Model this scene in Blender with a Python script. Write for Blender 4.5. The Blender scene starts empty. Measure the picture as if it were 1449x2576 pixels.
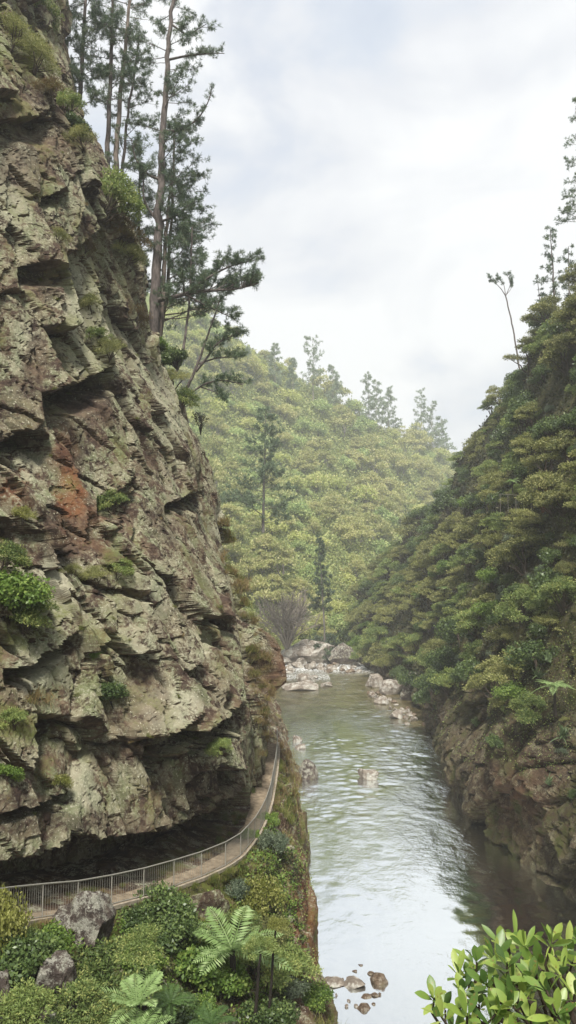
import bpy, bmesh, math, random
import numpy as np
from mathutils import Vector

R = random.Random(7)
RNG = np.random.default_rng(11)
sc = bpy.context.scene
COL = sc.collection
RAD = math.radians

# ------------------------------------------------------------------ camera model
CW, CH, CF = 1449.0, 2576.0, 1946.0          # photograph measured in these units
CAMZ = 22.0
PITCH = RAD(4.76)
cp, sp = math.cos(PITCH), math.sin(PITCH)

def ray(px, py):
    r, u = (px - CW / 2) / CF, -(py - CH / 2) / CF
    return r, cp - sp * u, sp + cp * u

def at(px, py, Y):
    x, y, z = ray(px, py)
    return Vector((x / y * Y, Y, CAMZ + z / y * Y))

def atz(px, py, z0=0.0):
    x, y, z = ray(px, py)
    k = (z0 - CAMZ) / z
    return Vector((x * k, y * k, z0))

def proj(P):
    P = np.asarray(P)
    x, y, z = P[..., 0], P[..., 1], P[..., 2] - CAMZ
    fwd = y * cp + z * sp
    up = -y * sp + z * cp
    fwd = np.maximum(fwd, 0.1)
    return CW / 2 + CF * x / fwd, CH / 2 - CF * up / fwd, fwd

cam = bpy.data.cameras.new('camera')
cam.sensor_fit = 'VERTICAL'
cam.angle_y = 2 * math.atan(CH / 2 / CF)
cam.clip_start, cam.clip_end = 0.1, 3000
co = bpy.data.objects.new('camera', cam)
COL.objects.link(co)
co.location = (0, 0, CAMZ)
co.rotation_euler = (RAD(90) + PITCH, 0, 0)
sc.camera = co

# ------------------------------------------------------------------ noise
def _h(ix, iy, iz, seed):
    n = (ix.astype(np.int64) * 73856093) ^ (iy.astype(np.int64) * 19349663) ^ (iz.astype(np.int64) * 83492791) ^ (seed * 2654435761)
    n = n & 0xffffffff
    n = ((n ^ (n >> 16)) * 0x45d9f3b) & 0xffffffff
    n = ((n ^ (n >> 16)) * 0x45d9f3b) & 0xffffffff
    n = n ^ (n >> 16)
    return (n & 0xffffff) / float(0xffffff)

def vnoise(x, y, z, seed=0):
    fx, fy, fz = np.floor(x), np.floor(y), np.floor(z)
    tx, ty, tz = x - fx, y - fy, z - fz
    tx, ty, tz = [t * t * t * (t * (t * 6 - 15) + 10) for t in (tx, ty, tz)]
    ix, iy, iz = fx.astype(np.int64), fy.astype(np.int64), fz.astype(np.int64)
    r = 0
    for dx in (0, 1):
        wx = tx if dx else 1 - tx
        for dy in (0, 1):
            wy = ty if dy else 1 - ty
            for dz in (0, 1):
                wz = tz if dz else 1 - tz
                r = r + wx * wy * wz * _h(ix + dx, iy + dy, iz + dz, seed)
    return r * 2 - 1

def fbm(x, y, z, sc_, oct=4, seed=0, gain=.5):
    a, f, r = 1.0, 1.0 / sc_, 0
    for k in range(oct):
        r = r + a * vnoise(x * f + 17.3 * k, y * f + 5.1 * k, z * f + 9.7 * k, seed + k)
        a *= gain
        f *= 2.03
    return r

def worley(u, v, seed=0):
    """2-D cells: nearest distance, second nearest, offset to own centre, three randoms of the cell"""
    iu, iv = np.floor(u).astype(np.int64), np.floor(v).astype(np.int64)
    F1 = np.full(u.shape, 9.0); F2 = np.full(u.shape, 9.0)
    du = np.zeros(u.shape); dv = np.zeros(u.shape)
    cu = np.zeros(u.shape, np.int64); cv = np.zeros(u.shape, np.int64)
    z0 = np.zeros_like(iu)
    for a in (-1, 0, 1):
        for b in (-1, 0, 1):
            ju, jv = iu + a, iv + b
            pu = ju + .08 + .84 * _h(ju, jv, z0, seed)
            pv = jv + .08 + .84 * _h(ju, jv, z0 + 1, seed)
            d = np.hypot(u - pu, v - pv)
            m = d < F1
            F2 = np.where(m, F1, np.minimum(F2, d))
            F1 = np.where(m, d, F1)
            du = np.where(m, u - pu, du); dv = np.where(m, v - pv, dv)
            cu = np.where(m, ju, cu); cv = np.where(m, jv, cv)
    return F1, F2, du, dv, _h(cu, cv, z0 + 2, seed), _h(cu, cv, z0 + 3, seed), _h(cu, cv, z0 + 4, seed)

def sstep(a, b, x):
    t = np.clip((x - a) / (b - a), 0, 1)
    return t * t * (3 - 2 * t)

# ------------------------------------------------------------------ mesh helpers
def link(name, me, mat=None, parent=None):
    o = bpy.data.objects.new(name, me)
    COL.objects.link(o)
    if mat is not None and me is not None:
        for m in (mat if isinstance(mat, (list, tuple)) else [mat]):
            me.materials.append(m)
    if parent is not None:
        o.parent = parent
    return o

def tag(o, label=None, cat=None, group=None, kind=None):
    if label: o['label'] = label
    if cat: o['category'] = cat
    if group: o['group'] = group
    if kind: o['kind'] = kind
    return o

def empty(name, loc=(0, 0, 0), label=None, cat=None, group=None):
    o = bpy.data.objects.new(name, None)
    COL.objects.link(o)
    o.location = loc
    o.empty_display_size = .2
    return tag(o, label, cat, group)

def raw_mesh(name, V, F, smooth=False, matidx=None):
    """V (N,3); F list of (M,k) int arrays"""
    me = bpy.data.meshes.new(name)
    V = np.asarray(V, np.float32)
    me.vertices.add(len(V))
    me.vertices.foreach_set('co', V.ravel())
    loops = np.concatenate([f.ravel() for f in F]).astype(np.int32)
    tot = np.concatenate([np.full(len(f), f.shape[1], np.int32) for f in F])
    st = np.concatenate([[0], np.cumsum(tot)[:-1]]).astype(np.int32)
    me.loops.add(len(loops))
    me.loops.foreach_set('vertex_index', loops)
    me.polygons.add(len(tot))
    me.polygons.foreach_set('loop_start', st)
    me.polygons.foreach_set('loop_total', tot)
    me.polygons.foreach_set('use_smooth', np.full(len(tot), smooth, bool))
    if matidx is not None:
        me.polygons.foreach_set('material_index', np.asarray(matidx, np.int32))
    me.update(calc_edges=True)
    return me

class MB:
    def __init__(s):
        s.V, s.Q, s.T, s.n = [], [], [], 0
    def add(s, V, Q=None, T=None):
        V = np.asarray(V, float).reshape(-1, 3)
        if Q is not None and len(Q): s.Q.append(np.asarray(Q, np.int64).reshape(-1, 4) + s.n)
        if T is not None and len(T): s.T.append(np.asarray(T, np.int64).reshape(-1, 3) + s.n)
        s.V.append(V); s.n += len(V)
    def tube(s, pts, rad, n=6, cap=True):
        pts = np.asarray([tuple(p) for p in pts], float)
        m = len(pts)
        rad = np.broadcast_to(np.asarray(rad, float), (m,)) if np.ndim(rad) else np.full(m, float(rad))
        t = np.gradient(pts, axis=0)
        t /= np.linalg.norm(t, axis=1, keepdims=True) + 1e-9
        ref = np.array([0, 0, 1.]) if abs(t[0, 2]) < .9 else np.array([1., 0, 0])
        a = np.cross(t, ref); a /= np.linalg.norm(a, axis=1, keepdims=True) + 1e-9
        b = np.cross(t, a)
        th = np.arange(n) * 2 * np.pi / n
        V = pts[:, None] + rad[:, None, None] * (np.cos(th)[None, :, None] * a[:, None] + np.sin(th)[None, :, None] * b[:, None])
        i = np.arange(m - 1)[:, None] * n; j = np.arange(n)[None]
        k = (j + 1) % n
        Q = np.stack([i + j, i + k, i + n + k, i + n + j], -1).reshape(-1, 4)
        s.add(V.reshape(-1, 3), Q)
        if cap:
            c0 = pts[0]; c1 = pts[-1]
            T = [(n, (q + 1) % n, q) for q in range(n)]
            s.add(np.vstack([V[0], c0]), None, T)
            s.add(np.vstack([V[-1], c1]), None, [(n, q, (q + 1) % n) for q in range(n)])
    def box(s, c, h, rot=None):
        c = np.asarray(c, float); h = np.asarray(h, float)
        V = np.array([(x, y, z) for x in (-1, 1) for y in (-1, 1) for z in (-1, 1)], float) * h
        if rot is not None: V = V @ np.asarray(rot).T
        s.add(V + c, [(0, 1, 3, 2), (4, 6, 7, 5), (0, 4, 5, 1), (2, 3, 7, 6), (0, 2, 6, 4), (1, 5, 7, 3)])
    def leaves(s, C, D, L, W, rng=None, roll=None):
        """diamond leaves: centres of the base C, direction D, length L, half width W"""
        C = np.asarray(C, float); D = np.asarray(D, float)
        D = D / (np.linalg.norm(D, axis=1, keepdims=True) + 1e-9)
        r = (rng or RNG).normal(size=D.shape) if roll is None else roll
        S = np.cross(D, r); S /= np.linalg.norm(S, axis=1, keepdims=True) + 1e-9
        L = np.broadcast_to(L, (len(C),))[:, None]; W = np.broadcast_to(W, (len(C),))[:, None]
        mid = C + D * L * .5
        V = np.stack([C, mid + S * W, C + D * L, mid - S * W], 1).reshape(-1, 3)
        s.add(V, np.arange(len(C) * 4).reshape(-1, 4))
    def mesh(s, name, smooth=False):
        F = []
        if s.Q: F.append(np.concatenate(s.Q))
        if s.T: F.append(np.concatenate(s.T))
        return raw_mesh(name, np.concatenate(s.V), F, smooth)
    def build(s, name, mat, parent=None, smooth=False):
        return link(name, s.mesh(name, smooth), mat, parent)

def merge2(name, a, b):
    """one mesh from two builders, material slots 0 and 1"""
    F, idx, V = [], [], []
    n = 0
    for k, m in enumerate((a, b)):
        if not m.n: continue
        v = np.concatenate(m.V)
        for g in (m.Q, m.T):
            if g:
                q = np.concatenate(g) + n
                F.append(q); idx.append(np.full(len(q), k))
        V.append(v); n += len(v)
    return raw_mesh(name, np.concatenate(V), F, False, np.concatenate(idx))

def grid_mesh(name, P, mat, smooth=False, attrs=None):
    m, n = P.shape[:2]
    i = np.arange(m - 1)[:, None] * n; j = np.arange(n - 1)[None]
    Q = np.stack([i + j, i + j + 1, i + n + j + 1, i + n + j], -1).reshape(-1, 4)
    me = raw_mesh(name, P.reshape(-1, 3), [Q], smooth)
    for k, v in (attrs or {}).items():
        a = me.attributes.new(k, 'FLOAT_COLOR', 'POINT')
        a.data.foreach_set('color', np.asarray(v, np.float32).reshape(-1))
    return link(name, me, mat)

def dup(root, loc, rz=0.0, s=1.0, label=None, group=None, sz=None, tilt=None):
    r = root.copy(); COL.objects.link(r)
    r.location = loc
    r.rotation_euler = (tilt[0], tilt[1], rz) if tilt else (0, 0, rz)
    r.scale = (s, s, s if sz is None else sz)
    if label: r['label'] = label
    if group: r['group'] = group
    for ch in list(root.children):
        c = ch.copy(); COL.objects.link(c); c.parent = r
    return r

# ------------------------------------------------------------------ materials
def new_mat(name):
    m = bpy.data.materials.new(name); m.use_nodes = True
    nt = m.node_tree; nt.nodes.clear()
    out = nt.nodes.new('ShaderNodeOutputMaterial')
    return m, nt, out

class NT:
    def __init__(s, nt): s.nt = nt
    def n(s, typ, **kw):
        nd = s.nt.nodes.new(typ)
        for k, v in kw.items(): setattr(nd, k, v)
        return nd
    def l(s, a, b): s.nt.links.new(a, b)
    def val(s, sock, v):
        if hasattr(v, 'is_linked') or isinstance(v, bpy.types.NodeSocket): s.l(v, sock)
        else: sock.default_value = v
    def noise(s, vec, scale, detail=6, rough=.6, dist=0):
        nd = s.n('ShaderNodeTexNoise'); s.l(vec, nd.inputs['Vector'])
        nd.inputs['Scale'].default_value = scale; nd.inputs['Detail'].default_value = detail
        nd.inputs['Roughness'].default_value = rough; nd.inputs['Distortion'].default_value = dist
        return nd.outputs['Fac']
    def ramp(s, fac, stops):
        nd = s.n('ShaderNodeValToRGB'); s.l(fac, nd.inputs[0])
        cr = nd.color_ramp
        while len(cr.elements) < len(stops): cr.elements.new(.5)
        for e, (p, c) in zip(cr.elements, stops):
            e.position = p
            e.color = (c[0], c[1], c[2], 1) if not np.isscalar(c) else (c, c, c, 1)
        return nd.outputs[0]
    def mix(s, fac, a, b):
        nd = s.n('ShaderNodeMix', data_type='RGBA')
        s.val(nd.inputs[0], fac)
        for k, v in ((6, a), (7, b)):
            if isinstance(v, bpy.types.NodeSocket): s.l(v, nd.inputs[k])
            else: nd.inputs[k].default_value = (*v, 1)
        return nd.outputs[2]
    def m(s, op, a, b=None, clamp=False):
        nd = s.n('ShaderNodeMath', operation=op, use_clamp=clamp)
        s.val(nd.inputs[0], a)
        if b is not None: s.val(nd.inputs[1], b)
        return nd.outputs[0]
    def mr(s, v, a, b, c=0., d=1.):
        nd = s.n('ShaderNodeMapRange', interpolation_type='SMOOTHSTEP')
        s.l(v, nd.inputs[0])
        for k, q in zip((1, 2, 3, 4), (a, b, c, d)): nd.inputs[k].default_value = q
        return nd.outputs[0]
    def coord(s, which='Object'):
        return s.n('ShaderNodeTexCoord').outputs[which]
    def scale(s, vec, v, rot=None):
        nd = s.n('ShaderNodeMapping'); s.l(vec, nd.inputs[0]); nd.inputs['Scale'].default_value = v
        if rot: nd.inputs['Rotation'].default_value = rot
        return nd.outputs[0]
    def bump(s, h, strength=.5, dist=.1):
        nd = s.n('ShaderNodeBump'); s.l(h, nd.inputs['Height'])
        nd.inputs['Strength'].default_value = strength; nd.inputs['Distance'].default_value = dist
        return nd.outputs[0]
    def principled(s, out, col, rough=.8, spec=.3, normal=None, metallic=0):
        p = s.n('ShaderNodeBsdfPrincipled')
        if isinstance(col, bpy.types.NodeSocket): s.l(col, p.inputs['Base Color'])
        else: p.inputs['Base Color'].default_value = (*col, 1)
        s.val(p.inputs['Roughness'], rough)
        p.inputs['Specular IOR Level'].default_value = spec
        p.inputs['Metallic'].default_value = metallic
        if normal is not None: s.l(normal, p.inputs['Normal'])
        if out is not None: s.l(p.outputs[0], out.inputs[0])
        return p.outputs[0]

def rock_mat(name, browns, lichen, licheny=.5, scale=1.0, moss=(.085, .095, .022), mossy=.25, rust=(.19, .068, .026)):
    m, nt, out = new_mat(name); k = NT(nt)
    c = k.coord()
    at_ = k.n('ShaderNodeVertexColor', layer_name='masks')
    sep = k.n('ShaderNodeSeparateColor'); k.l(at_.outputs['Color'], sep.inputs[0])
    n1 = k.noise(c, .35 * scale, 5, .6, .3)
    n2 = k.noise(c, 2.2 * scale, 8, .68, .4)
    n3 = k.noise(c, 7.5 * scale, 5, .7)
    n4 = k.noise(k.scale(c, (1.2, 1.2, .28)), .9 * scale, 6, .65)
    n5 = k.noise(c, .8 * scale, 4, .55)
    base = k.ramp(k.m('ADD', k.m('MULTIPLY', n1, .5), k.m('MULTIPLY', n2, .5)),
                  [(.36, browns[0]), (.47, browns[1]), (.55, browns[2]), (.66, browns[3])])
    # rust and bare patches where the rock has broken away
    base = k.mix(k.m('MULTIPLY', sep.outputs[0], k.mr(n2, .3, .6, .35, 1.)), base, rust)
    # lichen: less on undersides and on freshly broken rock
    geo = k.n('ShaderNodeNewGeometry')
    sx = k.n('ShaderNodeSeparateXYZ'); k.l(geo.outputs['Normal'], sx.inputs[0])
    up = k.mr(sx.outputs[2], -.5, .12, .0, 1.)
    amt = k.m('ADD', k.m('MULTIPLY', n5, .45), k.m('ADD', k.m('MULTIPLY', n2, .38), k.m('MULTIPLY', n3, .30)))
    boost = k.m('SUBTRACT', 1., at_.outputs['Alpha'])
    amt = k.m('ADD', amt, k.m('MULTIPLY', boost, .07))
    lm = k.mr(amt, .60 - .12 * licheny, .70 - .12 * licheny)
    lm = k.m('MULTIPLY', lm, up)
    lm = k.m('MULTIPLY', lm, k.m('SUBTRACT', 1., k.m('MULTIPLY', sep.outputs[2], .85), True))
    lcol = k.mix(k.mr(n4, .4, .6), lichen[0], lichen[1])
    lcol = k.mix(k.mr(n3, .5, .7), lcol, lichen[2])
    lcol = k.mix(k.m('MULTIPLY', boost, .5), lcol, tuple(min(.6, q * 1.2) for q in lichen[2]))
    col = k.mix(k.m('MULTIPLY', lm, .86), base, lcol)
    sp_ = k.m('MULTIPLY', k.mr(k.noise(c, 11 * scale, 3, .6, .6), .60, .66), k.mr(n5, .42, .6))
    col = k.mix(k.m('MULTIPLY', k.m('MULTIPLY', sp_, up), .8), col, tuple(min(.62, q * 1.3) for q in lichen[2]))
    # moss and algae
    mm = k.m('MULTIPLY', k.mr(k.m('ADD', n1, k.m('MULTIPLY', n3, .35)), .72, .86), mossy, True)
    mm = k.m('ADD', mm, k.m('MULTIPLY', sep.outputs[1], k.mr(n2, .36, .6)), True)
    col = k.mix(mm, col, k.mix(n3, moss, tuple(q * 1.7 for q in moss)))
    n6 = k.noise(c, 19 * scale, 5, .75)
    h = k.m('ADD', k.m('MULTIPLY', n2, .30), k.m('ADD', k.m('MULTIPLY', n3, .45), k.m('MULTIPLY', n6, .35)))
    k.principled(out, col, .9, .15, k.bump(h, 1., .15))
    return m

def leaf_mat(name, a, b, third=None, trans=.3, rough=.55, spec=.3, nscale=.8):
    m, nt, out = new_mat(name); k = NT(nt)
    geo = k.n('ShaderNodeNewGeometry'); oi = k.n('ShaderNodeObjectInfo')
    isl = geo.outputs['Random Per Island']
    n = k.noise(k.coord(), nscale, 3, .6)
    f = k.m('ADD', k.m('MULTIPLY', isl, .45), k.m('ADD', k.m('MULTIPLY', oi.outputs['Random'], .5), k.m('MULTIPLY', k.m('SUBTRACT', n, .5), .9)), True)
    col = k.mix(f, a, b)
    if third is not None:
        col = k.mix(k.mr(k.m('ADD', k.m('MULTIPLY', isl, .5), k.m('MULTIPLY', n, .9)), .72, .95), col, third)
    p = k.principled(None, col, rough, spec)
    t = k.n('ShaderNodeBsdfTranslucent'); k.l(col, t.inputs[0])
    ms = k.n('ShaderNodeMixShader'); ms.inputs[0].default_value = trans
    k.l(p, ms.inputs[1]); k.l(t.outputs[0], ms.inputs[2]); k.l(ms.outputs[0], out.inputs[0])
    return m

def bark_mat(name, a, b, scale=6, rough=.9):
    m, nt, out = new_mat(name); k = NT(nt)
    c = k.coord()
    n = k.noise(k.scale(c, (1, 1, .25)), scale, 6, .7)
    col = k.ramp(n, [(.35, a), (.65, b)])
    k.principled(out, col, rough, .2, k.bump(n, .8, .05))
    return m

def plain_mat(name, a, b, scale=4, rough=.7, spec=.3, metallic=0, bump=.2):
    m, nt, out = new_mat(name); k = NT(nt)
    n = k.noise(k.coord(), scale, 6, .65)
    col = k.ramp(n, [(.35, a), (.65, b)])
    k.principled(out, col, rough, spec, k.bump(n, bump, .03), metallic)
    return m

M = {}
M['cliff'] = rock_mat('cliff_rock', [(.024, .016, .013), (.068, .045, .033), (.14, .098, .066), (.21, .158, .105)],
                      [(.275, .255, .165), (.175, .195, .105), (.42, .40, .30)], .78, mossy=.5)
M['bank'] = rock_mat('bank_rock', [(.03, .02, .014), (.075, .046, .03), (.15, .10, .062), (.22, .17, .11)],
                     [(.36, .34, .25), (.27, .29, .19), (.46, .44, .35)], .30, 1.3, mossy=.8)
M['wall'] = rock_mat('gorge_wall_rock', [(.018, .013, .010), (.052, .038, .025), (.108, .08, .05), (.18, .145, .092)],
                     [(.24, .23, .15), (.17, .17, .09), (.32, .30, .22)], .30, 1.5, mossy=.9, moss=(.04, .042, .013), rust=(.085, .04, .022))
M['boulder'] = rock_mat('boulder_rock', [(.10, .08, .062), (.20, .168, .135), (.29, .25, .205), (.37, .33, .28)],
                        [(.5, .48, .42), (.40, .39, .34), (.56, .54, .48)], .42, 1.0, mossy=.1)
M['wet_rock'] = rock_mat('wet_boulder_rock', [(.05, .034, .024), (.13, .09, .06), (.22, .165, .115), (.3, .24, .18)],
                         [(.38, .34, .27), (.3, .28, .22), (.44, .40, .34)], .2, 3.0, mossy=.3)
M['lichen_rock'] = rock_mat('lichen_boulder_rock', [(.04, .03, .026), (.085, .066, .056), (.15, .12, .10), (.22, .18, .15)],
                            [(.42, .41, .34), (.33, .33, .26), (.50, .49, .42)], .5, 2.6, mossy=.3)
M['soil'] = plain_mat('hill_soil', (.022, .026, .010), (.05, .05, .02), .5, .95, .1, 0, .5)
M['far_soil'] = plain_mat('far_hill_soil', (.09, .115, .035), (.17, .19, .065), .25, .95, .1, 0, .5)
M['gravel'] = plain_mat('path_gravel', (.15, .115, .078), (.31, .25, .175), 3.5, .95, .1, 0, .6)
M['kerb'] = plain_mat('path_edge_concrete', (.24, .2, .15), (.4, .35, .27), 5, .9, .1, 0, .4)
M['galv'] = plain_mat('galvanised_steel', (.33, .32, .28), (.46, .44, .38), 14, .55, .4, .5, .1)
M['bark'] = bark_mat('pine_bark', (.06, .05, .046), (.18, .15, .135))
M['pale_bark'] = bark_mat('pale_pine_bark', (.12, .095, .08), (.26, .21, .175))
M['dark_bark'] = bark_mat('dark_bark', (.012, .010, .008), (.035, .028, .022))
M['brown_bark'] = bark_mat('shrub_bark', (.04, .03, .022), (.10, .075, .055))
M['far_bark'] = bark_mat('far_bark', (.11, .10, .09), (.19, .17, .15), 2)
M['needles'] = leaf_mat('pine_needles', (.055, .095, .055), (.145, .205, .12), (.20, .24, .13), .25)
M['needles_pale'] = leaf_mat('pale_pine_needles', (.08, .125, .07), (.19, .25, .14), None, .3)
M['kanuka'] = leaf_mat('kanuka_leaves', (.085, .10, .03), (.34, .355, .115), (.39, .37, .15), .3, nscale=1.2)
M['kanuka_green'] = leaf_mat('green_kanuka_leaves', (.07, .11, .03), (.27, .345, .10), (.35, .37, .12), .3, nscale=1.2)
M['broad'] = leaf_mat('broadleaf_leaves', (.035, .062, .02), (.11, .165, .045), (.17, .225, .07), .25, .4, .4)
M['bright'] = leaf_mat('bright_leaves', (.08, .14, .025), (.18, .28, .055), (.26, .34, .08), .35, .45)
M['yellow'] = leaf_mat('yellow_leaves', (.14, .16, .03), (.28, .28, .07), (.36, .36, .12), .35)
M['greyleaf'] = leaf_mat('grey_green_leaves', (.07, .10, .06), (.17, .21, .13), (.24, .28, .18), .3)
M['far_olive'] = leaf_mat('sun_tinted_far_olive_leaves', (.23, .26, .08), (.55, .54, .22), (.60, .55, .28), .4)  # sunlight and haze of the far hill put into this brightened olive
M['far_green'] = leaf_mat('sun_tinted_far_green_leaves', (.18, .27, .08), (.46, .56, .21), (.56, .60, .25), .4)  # green lifted the same way, sunny hillside brightness painted in
M['far_lime'] = leaf_mat('sun_tinted_far_lime_leaves', (.32, .38, .09), (.56, .58, .2), (.62, .59, .27), .4)  # lime tone also carries painted sunlight
M['fern'] = leaf_mat('fern_fronds', (.20, .30, .10), (.33, .46, .18), (.42, .54, .25), .4, .5, .3)
M['fern_dark'] = leaf_mat('dark_fern_fronds', (.05, .10, .025), (.12, .20, .06), None, .35)
M['flax'] = leaf_mat('flax_blades', (.05, .08, .03), (.15, .20, .09), None, .2, .45, .4)
M['drygrass'] = leaf_mat('dry_grass', (.21, .15, .07), (.38, .29, .15), (.22, .22, .07), .35, .8, .1)
M['greengrass'] = leaf_mat('green_grass', (.09, .12, .025), (.20, .22, .06), (.30, .26, .10), .35, .8, .1)
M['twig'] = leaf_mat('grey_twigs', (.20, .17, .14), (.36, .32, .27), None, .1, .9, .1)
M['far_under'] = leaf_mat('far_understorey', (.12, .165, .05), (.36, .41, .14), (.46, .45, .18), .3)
M['under'] = leaf_mat('shade_dark_understorey_leaves', (.018, .026, .010), (.05, .06, .02), (.09, .085, .03), .2)  # kept very dark: shade beneath the trees put into the leaf colour
M['needles_far'] = leaf_mat('haze_pale_pine_needles', (.19, .25, .16), (.32, .38, .25), None, .3)  # paled: distance haze put into the needle colour
M['brownleaf'] = leaf_mat('brown_shrub_leaves', (.09, .06, .028), (.19, .125, .06), (.14, .13, .045), .3, .8, .1)

# ------------------------------------------------------------------ world, sun
SUN_EL, SUN_AZ = RAD(58), RAD(183)      # azimuth clockwise from +Y (north)
w = bpy.data.worlds.new('World'); sc.world = w; w.use_nodes = True
nt = w.node_tree; nt.nodes.clear(); k = NT(nt)
wo = k.n('ShaderNodeOutputWorld'); bg = k.n('ShaderNodeBackground')
sky = k.n('ShaderNodeTexSky', sky_type='NISHITA')
sky.sun_disc = False; sky.sun_elevation = SUN_EL; sky.sun_rotation = SUN_AZ
c = k.coord('Generated')
cn = k.noise(k.scale(c, (1.0, 1.0, 1.5)), 1.6, 6, .48, .4)
cn2 = k.noise(k.scale(c, (1.0, .8, 2.2)), 3.4, 5, .5, .5)
shade = k.ramp(k.m('ADD', k.m('MULTIPLY', cn, .65), k.m('MULTIPLY', cn2, .35)),
               [(.40, (3.9, 4.6, 5.8)), (.465, (5.2, 5.7, 6.5)), (.52, (6.2, 6.4, 6.8)), (.585, (7.5, 7.6, 7.7))])
skyb = k.mix(.72, sky.outputs[0], (6.5, 6.9, 7.6))
cov = k.mr(cn2, .24, .42)
k.l(k.mix(cov, skyb, shade), bg.inputs[0]); bg.inputs[1].default_value = .083
k.l(bg.outputs[0], wo.inputs[0])
sl = bpy.data.lights.new('sun', 'SUN'); sl.energy = 4.2; sl.angle = RAD(11); sl.color = (1, .96, .89)
so = bpy.data.objects.new('sun', sl); COL.objects.link(so)
sd = Vector((math.sin(SUN_AZ) * math.cos(SUN_EL), math.cos(SUN_AZ) * math.cos(SUN_EL), math.sin(SUN_EL)))
so.rotation_euler = sd.to_track_quat('Z', 'Y').to_euler()
so.location = (40, -40, 120)

# ------------------------------------------------------------------ path line (rail foot)
RAILPX = [(-60, 2352, 22.2), (20, 2335, 24.2), (106, 2317, 26), (195, 2309, 27.6), (280, 2282, 29.3), (361, 2262, 31), (437, 2237, 32.8),
          (506, 2212, 34.6), (567, 2182, 36.6), (605, 2154, 38.6), (624, 2134, 40.6), (641, 2114, 42.6), (656, 2090, 44.8),
          (670, 2058, 47.2), (681, 2020, 50), (688, 1980, 53), (694, 1938, 56.4), (698, 1898, 60), (697, 1868, 63.5)]
RAIL = np.array([tuple(at(*p)) for p in RAILPX])
# gentle smoothing of the floor height
zz = RAIL[:, 2].copy()
for _ in range(3): zz[1:-1] = (zz[:-2] + 2 * zz[1:-1] + zz[2:]) / 4
RAIL[:, 2] = zz
YR = np.concatenate([[-5, 10], RAIL[:, 1], [80, 120]])
XR = np.concatenate([[-15, -13], RAIL[:, 0], [-6, -12]])
ZR = np.concatenate([[12, 11.5], RAIL[:, 2], [8, 7]])
def rail_x(y): return np.interp(y, YR, XR)
def rail_z(y): return np.interp(y, YR, ZR)

# ------------------------------------------------------------------ left cliff
plan = np.array([(-24, 2), (-19.5, 11), (-16, 18), (-12.9, 23), (-9.9, 28.4), (-7.4, 33), (-5.2, 37.5), (-3.7, 42), (-2.8, 47), (-2.1, 52), (-1.55, 57),
                 (-1.35, 60.5), (-1.9, 63), (-4, 65.2), (-9, 67), (-20, 69), (-40, 70)], float)
def resample(P, ds):
    d = np.concatenate([[0], np.cumsum(np.hypot(*np.diff(P, axis=0).T))])
    return d, P
d_, _ = resample(plan, 1)
# catmull-like smoothing of the plan
ss = np.linspace(0, d_[-1], 900)
px_ = np.interp(ss, d_, plan[:, 0]); py_ = np.interp(ss, d_, plan[:, 1])
ker = np.hanning(41); ker /= ker.sum()
def sm(a): return np.convolve(np.pad(a, 20, mode='edge'), ker, 'valid')
px_, py_ = sm(px_), sm(py_)
# sample spacing: fine where the photograph sees the wall
dens = np.where((py_ > 24) & (ss < d_[-1] - 34), 1 / .10, 1 / .45)
cum = np.concatenate([[0], np.cumsum(dens[:-1] * np.diff(ss))])
ns = int(cum[-1])
sv = np.interp(np.linspace(0, cum[-1], ns), cum, ss)
x0 = np.interp(sv, ss, px_); y0 = np.interp(sv, ss, py_)
tx, ty = np.gradient(x0, sv), np.gradient(y0, sv)
tl = np.hypot(tx, ty); nx, ny = ty / tl, -tx / tl
zv = np.concatenate([np.arange(3, 62, .075), np.arange(62, 80, .25)])
LZ = np.array([0, 9, 14.8, 20.5, 27.7, 32.4, 35.4, 40.5, 45.8, 53, 59, 65, 80])
LX = np.array([.4, .4, .3, -1.2, -4.5, -6.3, -7.8, -9.0, -9.5, -13.2, -16.4, -17.0, -19])
zs = np.linspace(0, 80, 400); ls = np.interp(zs, LZ, LX); ls = np.convolve(np.pad(ls, 10, mode='edge'), np.ones(21) / 21, 'valid')
lean = np.interp(zv, zs, ls)
S, Z = np.meshgrid(sv, zv, indexing='ij')
X0 = x0[:, None] + lean[None]; Y0 = np.repeat(y0[:, None], len(zv), 1)
base = np.stack([X0, Y0, Z], -1)
U, V, FW = proj(base)

# block structure: steep joints that run down to the far side, cross joints that dip towards the camera
def blocks(S, Z, w, h, seed, amp, tilt, crack, cw, sa=.42, sb_=.45):
    wob = fbm(S, Z, S * 0, w * 1.6, 3, seed + 50) * w * .24
    a = (S + sa * Z + wob) / w
    b = (Z - sb_ * (S - 42) + wob * .7) / h
    F1, F2, du, dv, r1, r2, r3 = worley(a, b, seed)
    hgt = (r1 - .5) * 2 * amp + (-dv * (.4 + r2) * tilt) + du * (r3 - .45) * tilt * 1.1
    return hgt - crack * (1 - sstep(0, cw, F2 - F1))
SB = np.interp(Z, [8, 18, 50], [.62, 1.0, 1.7])
slab = np.exp(-((Y0 - 55) / 5.5) ** 2) * sstep(15, 20, Z) * (1 - sstep(48, 55, Z))
chunk = (.5 + .9 * sstep(-.45, .45, fbm(S, Z, S * 0, 8, 2, 12))) * (1 - .7 * slab)
disp = .9 * fbm(S, Z, S * 0, 11, 3, 3)
disp += (1 - .6 * slab) * blocks(S, Z, 4.0, 12, 21, .60, .95, .80, .05, .16, SB)
disp += chunk * blocks(S, Z, 1.75, 6.0, 22, .28, .72, .45, .06, .22, SB)
disp += .75 * chunk * blocks(S, Z, .78, 2.3, 23, .10, .26, .16, .08, .2, SB)
disp += .6 * blocks(S, Z, .34, .6, 24, .03, .08, .05, .12, .2, .5)
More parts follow.
